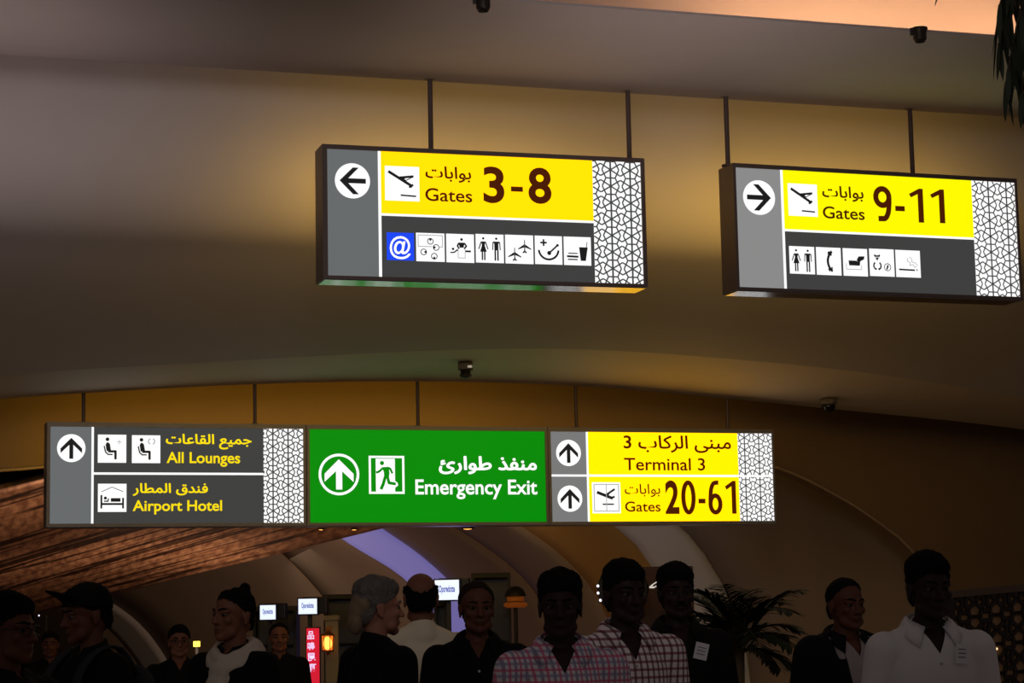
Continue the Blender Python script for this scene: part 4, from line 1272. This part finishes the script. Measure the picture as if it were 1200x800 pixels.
def limbs(build, arms):
    """joint positions in body space (height 1.75, facing -Y)"""
    b = build
    J = {}
    for s, key in ((-1, 'L'), (1, 'R')):
        sh = Vector((s * .176 * b, .008, 1.388)); el = Vector((s * .222 * b, .030, 1.125)); wr = Vector((s * .236 * b, -.030, .875))
        if arms.get(key) == 'bent':
            el = Vector((s * .225 * b, .02, 1.12)); wr = Vector((s * .155 * b, -.215, 1.08))
        J[key] = (sh, el, wr)
    return J

def torso_prims(b, fat=1.0, g=0.0):
    return [('e', (0, .0, 1.285), (.158 * b + g, .112 * fat + g, .19)), ('c', (-.13 * b, .008, 1.385), .052 + g, (.13 * b, .008, 1.385), .052 + g),
            ('c', (-.025, .020, 1.458), .044 + g * .5, (-.15 * b, .010, 1.392), .046 + g), ('c', (.025, .020, 1.458), .044 + g * .5, (.15 * b, .010, 1.392), .046 + g),
            ('e', (0, -.008 * fat, 1.08), (.142 * b + g, .106 * fat + g, .19)), ('e', (0, .004, .935), (.158 * b + g, .114 * fat + g, .125 + g))]

def leg_prims(g=0.0, hem=.10):
    P = []
    for s in (-1, 1):
        P += [('c', (s * .086, .004, .90), .083 + g, (s * .094, -.008, .50), .056 + g), ('c', (s * .094, -.008, .50), .056 + g, (s * .10, .016, hem), .042 + g * 1.5)]
    return P

def skin(name, rgb):
    return mat(name, lin(rgb), .55, spec=.2, noise=.05, scale=30)
def cloth(name, rgb, noise=.08):
    return mat(name, lin(rgb), .9, spec=.1, noise=noise, scale=40)

def plaid(name, base, v, h, px, pz, wv=.16, wh=.16, second=None):
    """woven check: vertical stripes v over rows h, in the shirt's own coordinates"""
    if name in MATS: return MATS[name]
    m = bpy.data.materials.new(name); m.use_nodes = True
    nt = m.node_tree; b = nt.nodes['Principled BSDF']
    b.inputs['Roughness'].default_value = .9; b.inputs['Specular IOR Level'].default_value = .1
    tc = nt.nodes.new('ShaderNodeTexCoord'); sep = nt.nodes.new('ShaderNodeSeparateXYZ')
    nt.links.new(tc.outputs['Object'], sep.inputs[0])
    def stripe(src, period, width, shift=0.0):
        a = nt.nodes.new('ShaderNodeMath'); a.operation = 'MULTIPLY_ADD'
        a.inputs[1].default_value = 1 / period; a.inputs[2].default_value = 100 + shift
        nt.links.new(src, a.inputs[0])
        f = nt.nodes.new('ShaderNodeMath'); f.operation = 'FRACT'; nt.links.new(a.outputs[0], f.inputs[0])
        c = nt.nodes.new('ShaderNodeMath'); c.operation = 'LESS_THAN'; c.inputs[1].default_value = width
        nt.links.new(f.outputs[0], c.inputs[0])
        return c.outputs[0]
    def mix(fac, a, bcol, k):
        mx = nt.nodes.new('ShaderNodeMix'); mx.data_type = 'RGBA'
        mu = nt.nodes.new('ShaderNodeMath'); mu.operation = 'MULTIPLY'; mu.inputs[1].default_value = k
        nt.links.new(fac, mu.inputs[0]); nt.links.new(mu.outputs[0], mx.inputs['Factor'])
        if isinstance(a, tuple): mx.inputs['A'].default_value = (*a, 1)
        else: nt.links.new(a, mx.inputs['A'])
        mx.inputs['B'].default_value = (*bcol, 1)
        return mx.outputs['Result']
    ad = nt.nodes.new('ShaderNodeMath'); ad.operation = 'MULTIPLY_ADD'; ad.inputs[1].default_value = .35
    nt.links.new(sep.outputs['Y'], ad.inputs[0]); nt.links.new(sep.outputs['X'], ad.inputs[2])
    col = mix(stripe(ad.outputs[0], px, wv), lin(base), lin(v), .75)
    col = mix(stripe(sep.outputs['Z'], pz, wh), col, lin(h), .75)
    if second:
        col = mix(stripe(ad.outputs[0], px, wv * .8, .5), col, lin(second), .8)
        col = mix(stripe(sep.outputs['Z'], pz, wh * .8, .5), col, lin(second), .8)
    nt.links.new(col, b.inputs['Base Color'])
    MATS[name] = m
    return m

EYEW = mat('eye_white', lin((84, 76, 70)), .5, spec=.15)
IRIS = mat('eye_iris', lin((16, 11, 9)), .35, spec=.15)
M_HAIR = {'black': mat('black_hair', lin((16, 13, 12)), .85, spec=.08, noise=.3, scale=60), 'brown': mat('brown_hair', lin((40, 29, 23)), .85, spec=.08, noise=.3, scale=60),
          'fair': mat('fair_hair', lin((120, 100, 78)), .55, noise=.25, scale=60), 'grey': mat('grey_hair', lin((92, 86, 80)), .55, noise=.3, scale=60)}
M_SHOE = mat('shoe_leather', lin((24, 20, 18)), .4)

def person(label, px, ytop, D, face, skin_m, hair, top_m, style='shirt', sleeves='long', trousers=(34, 34, 38), build=1.0, fat=1.0, hturn=0, hpitch=0, hroll=0,
           vneck=.07, collar=None, hairstyle='short', voxel=.0055, fw=1.0, moustache=False, glasses=False, inner=None, arms={}, hairtop=.012, extra_h=0.0, collar_m=None):
    """face: bearing of the body, 0 = towards the camera, positive = towards the photo's right"""
    Pt = at(px, ytop, D)
    Hh = Pt.z - hairtop + extra_h
    k = Hh / 1.731
    loc = Vector((Pt.x, D, 0))
    root = empty('person', loc, R(face))
    root.scale = (k, k, k)
    tag(root, label, 'person')
    PV = Vector((0, .018, 1.50))                                   # top of the neck
    HM = Matrix.Translation(PV) @ Matrix.Rotation(R(hturn), 4, 'Z') @ Matrix.Rotation(R(hpitch), 4, 'X') @ Matrix.Rotation(R(hroll), 4, 'Y') @ Matrix.Translation((0, -.014, .116))
    J = limbs(build, arms)
    pr = torso_prims(build, fat) + leg_prims() + xf(head_prims(fw), HM)
    pr += [('c', (0, .026, 1.42), .056, HM @ Vector((0, .016, -.075)), .050)]
    for s, kk in ((-1, 'L'), (1, 'R')):
        sh, el, wr = J[kk]
        pr += [('c', sh, .050, el, .038), ('c', el, .038, wr, .026)]
        hp = hand_prims((0, 0, 0), s)
        if arms.get(kk) == 'bent':
            dirv = (wr - el).normalized()
            Mh = Matrix.Translation(wr) @ dirv.to_track_quat('-Z', 'Y').to_matrix().to_4x4()
        else:
            Mh = Matrix.Translation(wr)
        pr += xf(hp, Mh)
        pr += [('c', (s * .10, .016, .11), .036, (s * .103, .02, .06), .036), ('c', (s * .103, .025, .045), .034, (s * .112, -.12, .032), .028)]
    me = fused(pr, voxel, 4)
    link('body', me, skin_m, root)
    # eyes
    for s in (-1, 1):
        bm = bmesh.new(); ellipsoid(bm, HM @ Vector((s * .031, -.0705, .004)), (.0125, .0125, .0105), HM.to_3x3().to_4x4(), 14, 10)
        e = obj('eye', bm, EYEW, root, True)
        bm = bmesh.new(); ellipsoid(bm, HM @ Vector((s * .031, -.0805, .004)), (.0075, .0038, .0075), HM.to_3x3().to_4x4(), 12, 8)
        obj('iris', bm, IRIS, e, True)
        bm = bmesh.new()
        capsule(bm, HM @ Vector((s * .014, -.0935, .026)), .0042, HM @ Vector((s * .034, -.0845, .031)), .0045, 8, 3); capsule(bm, HM @ Vector((s * .034, -.0845, .031)), .0045, HM @ Vector((s * .052, -.066, .026)), .003, 8, 3)
        obj('eyebrow', bm, M_HAIR[hair], root, True)
    bm = bmesh.new(); capsule(bm, HM @ Vector((-.017, -.0925, -.0605)), .0018, HM @ Vector((.017, -.0925, -.0605)), .0018, 6, 2)
    obj('mouth', bm, mat('mouth_line', lin((60, 28, 24)), .5), root, True)
    if moustache:
        hp = xf([('c', (0, -.096, -.045), .0065, (-.026, -.086, -.054), .004), ('c', (0, -.096, -.045), .0065, (.026, -.086, -.054), .004)], HM)
        link('moustache', fused(hp, .0025, 2), M_HAIR[hair], root)
    # hair: a shell round the cranium with its own hairline
    if hairstyle != 'none':
        cover = {'short': ([-.11, -.075, -.03, .01, .04, .065, .11], [.078, .066, .034, .014, -.012, -.060, -.075]), 'full': ([-.11, -.07, -.035, -.005, .03, .06, .11], [.066, .056, .034, .016, -.006, -.062, -.085]),
                 'receding': ([-.11, -.06, -.025, .01, .04, .065, .11], [.112, .098, .056, .020, -.010, -.060, -.075]), 'updo': ([-.11, -.085, -.05, -.01, .03, .07, .11], [.094, .086, .060, .028, -.002, -.05, -.08]), 'bald': ([-.11, -.03, .0, .03, .06, .11], [.2, .2, .02, -.02, -.065, -.075])}[hairstyle]
        hp = [('e', (0, .016, .040), (.079, .099, .086)), ('e', (0, .045, -.015), (.066, .064, .070))]
        if hairstyle == 'full': hp += [('e', (0, -.045, .085), (.058, .045, .038)), ('e', (.0, .02, .078), (.081, .094, .066))]
        if hairstyle == 'short': hp += [('e', (0, -.02, .082), (.062, .066, .042))]
        hm = fused(hp, .006, 3)
        top = .058 if hairstyle == 'bald' else 9
        rg = random.Random(label)
        bm = bmesh.new(); bm.from_mesh(hm)
        bmesh.ops.delete(bm, geom=[v for v in bm.verts if v.co.z < np.interp(v.co.y, *cover) or v.co.z > top - .12 * max(0, v.co.y - .07) * 8], context='VERTS')
        for v in bm.verts:
            v.co += v.normal * (rg.uniform(-.0025, .004) + .003 * math.sin(v.co.x * 90 + v.co.y * 60))
            v.co = HM @ v.co
        bm.to_mesh(hm); bm.free()
        h = link('hair', hm, M_HAIR[hair], root)
        thick(h, .012 if hairstyle in ('full', 'bald') else .006, -1.0)
    # trousers and shoes
    tm = fused([('e', (0, .004, .93), (.170 * build, .124 * fat, .125))] + leg_prims(.014, .085), .010, 6)
    link('trousers', tm, cloth('trousers_%d_%d_%d' % trousers, trousers), root)
    for s in (-1, 1):
        sm = fused([('c', (s * .104, .034, .050), .044, (s * .115, -.135, .036), .036), ('c', (s * .102, .022, .06), .044, (s * .102, .018, .115), .043), ('e', (s * .11, -.045, .016), (.046, .125, .018))], .007, 4)
        cut_floor = sm
        for v in cut_floor.vertices: v.co.z = max(v.co.z, 0.0)
        link('shoe', sm, M_SHOE, root)
    # upper garment
    def garment(g, hem, sl):
        pz = torso_prims(build, fat, g)
        pz = pz[:-1] + [('c', (-.06 * build, 0, 1.0), .105 * fat + g, (-.06 * build, .002, hem), .108 * fat + g), ('c', (.06 * build, 0, 1.0), .105 * fat + g, (.06 * build, .002, hem), .108 * fat + g)]
        for s, kk in ((-1, 'L'), (1, 'R')):
            sh, el, wr = J[kk]
            end = wr if sl == 'long' else sh.lerp(el, .82)
            pz += [('c', sh, .058 + g, el if sl == 'long' else end, (.046 if sl == 'long' else .054) + g)]
            if sl == 'long': pz += [('c', el, .046 + g, el.lerp(end, .97), .033 + g)]
        pz += [('c', (0, .026, 1.44), .058 + g, (0, .022, 1.482), .056 + g * .6)]
        return fused(pz, .0085, 7)
    def opening(me, z0, kx, half=0.0, ymax=-.02):
        """clean-edged neck hole, and a front opening from z0 up, widening by kx"""
        bm = bmesh.new(); bm.from_mesh(me)
        def split(co, no):
            bmesh.ops.bisect_plane(bm, geom=bm.verts[:] + bm.edges[:] + bm.faces[:], plane_co=co, plane_no=no)
        nk = lambda c: c.z - 1.500 - .35 * (c.y - .02)
        split((0, .02, 1.500), (0, -.35, 1))
        bmesh.ops.delete(bm, geom=[f for f in bm.faces if nk(f.calc_center_median()) > 0], context='FACES')
        if kx:
            for s in (-1, 1):
                split((s * half, 0, z0), (s, 0, -kx))
            def ins(c): return c.y < ymax and abs(c.x) < half + max(0, c.z - z0) * kx and (c.z > z0 or half)
            bmesh.ops.delete(bm, geom=[f for f in bm.faces if ins(f.calc_center_median())], context='FACES')
        bm.to_mesh(me); bm.free()
        return me
    gm = opening(garment(.013, .86, sleeves), 1.475 - vneck * 1.35, .52 if vneck else 0)
    gname = {'shirt': 'shirt', 'tee': 't_shirt', 'jacket': 'shirt', 'sweater': 'sweater'}[style]
    shirt = link(gname, gm, inner if style == 'jacket' else top_m, root)
    thick(shirt, .004, 1.0)
    if style == 'jacket':
        jm = garment(.032, .78, 'long')
        opening(jm, 1.0, .17, .040)
        j = link('jacket', jm, top_m, root); thick(j, .008, 1.0)
        for s in (-1, 1):
            bm = bmesh.new()
            Y = -.150 * fat
            pts = [(s * .022, Y - .018, 1.02), (s * .085, Y - .01, 1.16), (s * .118, Y + .02, 1.28), (s * .128, Y + .055, 1.34), (s * .105, Y + .062, 1.36), (s * .100, -.02, 1.46), (s * .072, -.055, 1.455), (s * .068, Y + .045, 1.36)]
            vs = [bm.verts.new(p) for p in pts]
            try: bm.faces.new(vs)
            except ValueError: pass
            lo = obj('lapel', bm, top_m, root); thick(lo, .01, 0)
    if collar:
        # shirt collar: a stand round the neck that falls open into two points
        for s in (-1, 1):
            rows = []
            for i in range(9):
                t = i / 8
                a = R(90 - s * 0 + 0) ; th = math.pi / 2 - s * math.pi * (.0 + t * .86)
                rx, ry = .072 + .006 * t, .068 + .014 * t
                p = Vector((rx * math.cos(th), .024 + ry * math.sin(th), 1.532 - .058 * t ** 1.6))
                out = Vector((math.cos(th), math.sin(th), 0))
                fall = .036 + .040 * max(0, t - .6) / .4
                q = p + out * (.030 + .010 * t) + Vector((s * .020 * max(0, t - .6) / .4, -.012 * t, -fall))
                rows.append([p, p.lerp(q, .45) + Vector((0, 0, .008)), q])
            co = obj('collar', grid(rows), collar_m or top_m, root, True); thick(co, .004, 0)
    if style == 'shirt' and collar:
        bm = bmesh.new()
        Y = -.128 * fat
        pts = [(0, Y - .002, z) for z in (.95, 1.05, 1.15, 1.25, 1.33)]
        for z in (1.34, 1.26, 1.17, 1.08, .99):
            yy = -(.112 * fat + .016) * math.sqrt(max(.05, 1 - ((z - 1.285) / .19) ** 2)) if z > 1.2 else -(.106 * fat + .018) * math.sqrt(max(.05, 1 - ((z - 1.08) / .22) ** 2)) - .008 * fat
            lathe(bm, [(.001, .003), (.006, .002), (.006, -.003)], 10, Matrix.Translation((0, yy, z)) @ Matrix.Rotation(R(90), 4, 'X'))
        obj('button', bm, mat('shirt_button', lin((170, 165, 160)), .3), root)
    if glasses:
        bm = bmesh.new()
        for s in (-1, 1):
            c = Vector((s * .032, -.096, .002)); n = 20
            ring = [HM @ (c + Vector((.024 * math.cos(2 * math.pi * i / n), .006 * abs(math.cos(2 * math.pi * i / n)) * (1 if s * math.cos(2 * math.pi * i / n) > 0 else 0), .017 * math.sin(2 * math.pi * i / n)))) for i in range(n + 1)]
            tube(bm, ring, .0022, 6)
            tube(bm, [HM @ Vector((s * .056, -.090, .006)), HM @ Vector((s * .079, -.03, .008)), HM @ Vector((s * .083, .022, .004))], .002, 6)
        tube(bm, [HM @ Vector((-.009, -.098, .006)), HM @ Vector((0, -.102, .008)), HM @ Vector((.009, -.098, .006))], .002, 6)
        obj('glasses', bm, mat('glasses_frame', lin((22, 20, 20)), .3), root)
    root['_'] = 0
    del root['_']
    return root, HM, k

SK_DARK = skin('deep_brown_skin', (44, 28, 22))
SK_BROWN = skin('brown_skin', (90, 53, 38))
SK_TAN = skin('tan_skin', (118, 74, 56))
SK_FAIR = skin('fair_skin', (152, 104, 84))
C_BLACK = cloth('black_cloth', (17, 16, 16))
C_NAVY = cloth('navy_cloth', (17, 17, 21))
C_CHAR = cloth('charcoal_cloth', (26, 24, 23))
C_WHITE = cloth('white_cloth', (212, 208, 208), .03)
C_CREAM = cloth('cream_cloth', (226, 210, 180), .04)
PL_PINK = plaid('pink_check', (214, 208, 212), (120, 108, 140), (140, 140, 170), .040, .044, .26, .24, (200, 84, 124))
PL_RED = plaid('red_check', (232, 216, 218), (34, 8, 18), (112, 18, 40), .028, .030, .36, .34)

# --- the crowd, from the front row back
person('man in white shirt with a slip of paper in his breast pocket, rightmost person', 1086, 650, 8.3, 6, SK_DARK, 'black', C_WHITE, collar=True, hairstyle='full', vneck=.075, hturn=8, hpitch=4, trousers=(44, 42, 44))
r15 = bpy.data.objects['person']
person('man in pale pink checked shirt with dark hair, looking ahead', 656, 670, 7.9, 4, SK_DARK, 'black', PL_PINK, collar=True, hairstyle='full', vneck=.075, hturn=-6, hpitch=3)
person('man in red and white plaid shirt in front of the round sign', 731, 659, 8.75, 16, SK_DARK, 'black', PL_RED, collar=True, hairstyle='full', vneck=.085, hturn=8, hpitch=2)
r13, _, k13 = person('moustached man in dark shirt with a white paper in his breast pocket', 792, 662, 9.9, 8, SK_DARK, 'black', C_CHAR, collar=True, hairstyle='full', vneck=.07, hturn=0, moustache=True)
person('man in dark jacket over a pale shirt, looking to the right', 990, 677, 10.0, 22, SK_BROWN, 'black', cloth('dark_jacket', (22, 21, 22)), style='jacket', inner=cloth('mauve_grey_shirt', (150, 138, 136)), collar=True, hairstyle='receding', vneck=.07, hturn=4, hpitch=2)
r3, HM3, k3 = person('man in dark top and cap with a backpack strap over his shoulder', 104, 680, 9.1, -46, SK_BROWN, 'black', C_BLACK, style='sweater', hairstyle='short', vneck=.03, hturn=-14, hpitch=6, hairtop=.03)
person('man with glasses in profile at the left edge of the photo', 13, 697, 7.3, 62, SK_BROWN, 'black', C_CHAR, style='sweater', vneck=.03, hturn=4, hairstyle='full', glasses=True)
r5, HM5, k5 = person('woman with hair in a bun and a pale loose scarf', 272, 689, 9.6, -24, SK_TAN, 'black', C_BLACK, style='sweater', vneck=.03, build=.86, hturn=-18, hpitch=-2, fw=.94, hairstyle='updo', hairtop=.01)
r7, HM7, k7 = person('person with fair grey hair tied back, in a black t-shirt, turned away to the right', 444, 678, 9.3, 128, SK_FAIR, 'grey', C_NAVY, style='tee', sleeves='short', vneck=0, build=.94, hturn=-14, hairstyle='full')
person('balding man in a cream polo shirt seen from behind', 492, 672, 10.4, 196, SK_TAN, 'black', C_CREAM, style='tee', sleeves='short', vneck=0, hturn=-10, hpitch=6, hairstyle='bald', hairtop=.0)
person('man in dark open-necked shirt beside the largest screen', 558, 680, 9.8, 4, SK_BROWN, 'brown', C_BLACK, collar=True, vneck=.06, hturn=6, hairstyle='receding')
person('distant man with glasses and dark top standing left of the woman with the scarf', 210, 731, 14.5, 12, SK_TAN, 'black', C_BLACK, style='tee', sleeves='short', vneck=.05, glasses=True, hairstyle='short', voxel=.007)
person('distant reddish-faced person below the leftmost small screen', 327, 729, 16.5, 10, SK_TAN, 'black', C_BLACK, style='sweater', vneck=.03, hairstyle='receding', voxel=.007)
person('most distant man, small, in dark clothes at the far left behind the cap wearer', 59, 739, 18.0, 8, SK_BROWN, 'black', C_BLACK, style='sweater', vneck=.03, hairstyle='short', voxel=.007)

# --- things worn and carried
# cap with an upturned peak on the third man
bm = bmesh.new()
cm = fused([('e', (0, .012, .048), (.086, .105, .090))], .006, 3)
cut(cm, lambda c: c.z < .038 - .12 * (c.y + .02))
for v in cm.vertices: v.co = HM3 @ v.co
cap = link('cap', cm, C_BLACK, r3); thick(cap, .004, 1.0)
rows = []
for i in range(7):
    a = R(-62 + 124 * i / 6)
    inner = Vector((.080 * math.sin(a), .012 - .098 * math.cos(a), .062))
    outer = inner + Vector((.012 * math.sin(a), -.078 * math.cos(a) ** .6, .062 * math.cos(a)))
    rows.append([HM3 @ inner, HM3 @ inner.lerp(outer, .5) + Vector((0, 0, .004)), HM3 @ outer])
pk = obj('peak', grid(rows), C_BLACK, cap, True); thick(pk, .005, 0)
bm = bmesh.new(); ellipsoid(bm, HM3 @ Vector((0, .012, .139)), (.008, .008, .005), None, 10, 6); obj('cap_button', bm, C_BLACK, cap, True)
# backpack with straps
bp = empty('backpack', r3.location, r3.rotation_euler.z); bp.scale = r3.scale
tag(bp, 'dark backpack worn by the man in the cap', 'backpack')
bk = fused([('e', (0, .235, 1.20), (.15, .085, .21)), ('e', (0, .225, 1.05), (.155, .09, .12)), ('e', (0, .295, 1.08), (.11, .05, .10))], .010, 8)
link('bag', bk, cloth('backpack_cloth', (44, 44, 46)), bp)
for s in (-1, 1):
    pts = resample([Vector((s * .10, .17, 1.36)), Vector((s * .108, .08, 1.478)), Vector((s * .112, -.03, 1.468)), Vector((s * .118, -.118, 1.38)), Vector((s * .135, -.150, 1.25)), Vector((s * .165, -.105, 1.10)), Vector((s * .15, .12, 1.00))], 20)
    rows = [[p + Vector((dx, 0, 0)) for dx in (-.028, 0, .028)] for p in pts]
    st_ = obj('strap', grid(rows), cloth('backpack_cloth', ()), bp, True); thick(st_, .008, 0)
# bun and scarf of the woman
b_ = fused(xf([('e', (.008, .062, .126), (.024, .026, .026)), ('e', (0, .05, .10), (.045, .045, .03))], HM5), .005, 3)
link('hair_bun', b_, M_HAIR['black'], r5)
pr = []
for (rx, ry, zb, zf, rr, ph) in ((.092, .088, 1.500, 1.425, .026, 0), (.104, .104, 1.490, 1.375, .030, 2), (.114, .116, 1.470, 1.325, .030, 4), (.118, .112, 1.452, 1.290, .026, 5)):
    pts = []
    for i in range(25):
        a = 2 * math.pi * i / 24
        f = (1 - math.sin(a)) / 2
        pts.append(Vector((rx * math.cos(a) * (1 - .35 * f ** 3), .014 + ry * math.sin(a), zb + (zf - zb) * f ** 1.5 + .004 * math.sin(i * 1.9 + ph))))
    pr += [('c', a, rr * (1 + .10 * math.sin(i * .9 + ph)), b, rr * (1 + .10 * math.sin((i + 1) * .9 + ph))) for i, (a, b) in enumerate(zip(pts, pts[1:]))]
pr += [('e', (-.005, -.128, 1.315), (.055, .026, .05)), ('e', (0, -.118, 1.365), (.050, .024, .055))]
link('scarf', fused(pr, .008, 4), cloth('scarf_cloth', (190, 176, 160), .15), r5)
# tied-back hair
pr = xf([('e', (0, .100, -.01), (.048, .036, .05)), ('e', (0, .108, -.055), (.046, .034, .055)), ('e', (.0, .075, .02), (.064, .05, .06))], HM7)
link('ponytail', fused(pr, .006, 3), M_HAIR['fair'], r7)
# slips of paper in breast pockets
def paper(root, k, x, z, w, h, tilt, lab, y=-.135):
    p = empty('paper_slip', root.matrix_basis @ Vector((x, y, z)), root.rotation_euler.z)
    tag(p, lab, 'paper', 'papers in breast pockets')
    M = Matrix.Rotation(R(tilt), 4, 'Y')
    bm = bmesh.new(); bx(bm, -w / 2, w / 2, -.002, .002, -h / 2, h / 2)
    bmesh.ops.transform(bm, matrix=M, verts=bm.verts[:])
    obj('sheet', bm, mat('paper_white', lin((215, 212, 215)), .8), p)
    bm = bmesh.new()
    for i in range(3):
        bx(bm, -w * .32, w * .30, -.0032, -.0024, h * (.22 - .2 * i) - .002, h * (.22 - .2 * i) + .002)
    bmesh.ops.transform(bm, matrix=M, verts=bm.verts[:])
    obj('print_lines', bm, mat('print_grey', lin((120, 116, 120)), .8), p)
paper(r13, k13, .072, 1.365, .062, .075, 14, 'white folded paper in the breast pocket of the moustached man')
paper(r15, 1.0, .078, 1.375, .046, .075, 4, 'white slip of paper in the breast pocket of the white shirt', -.126)
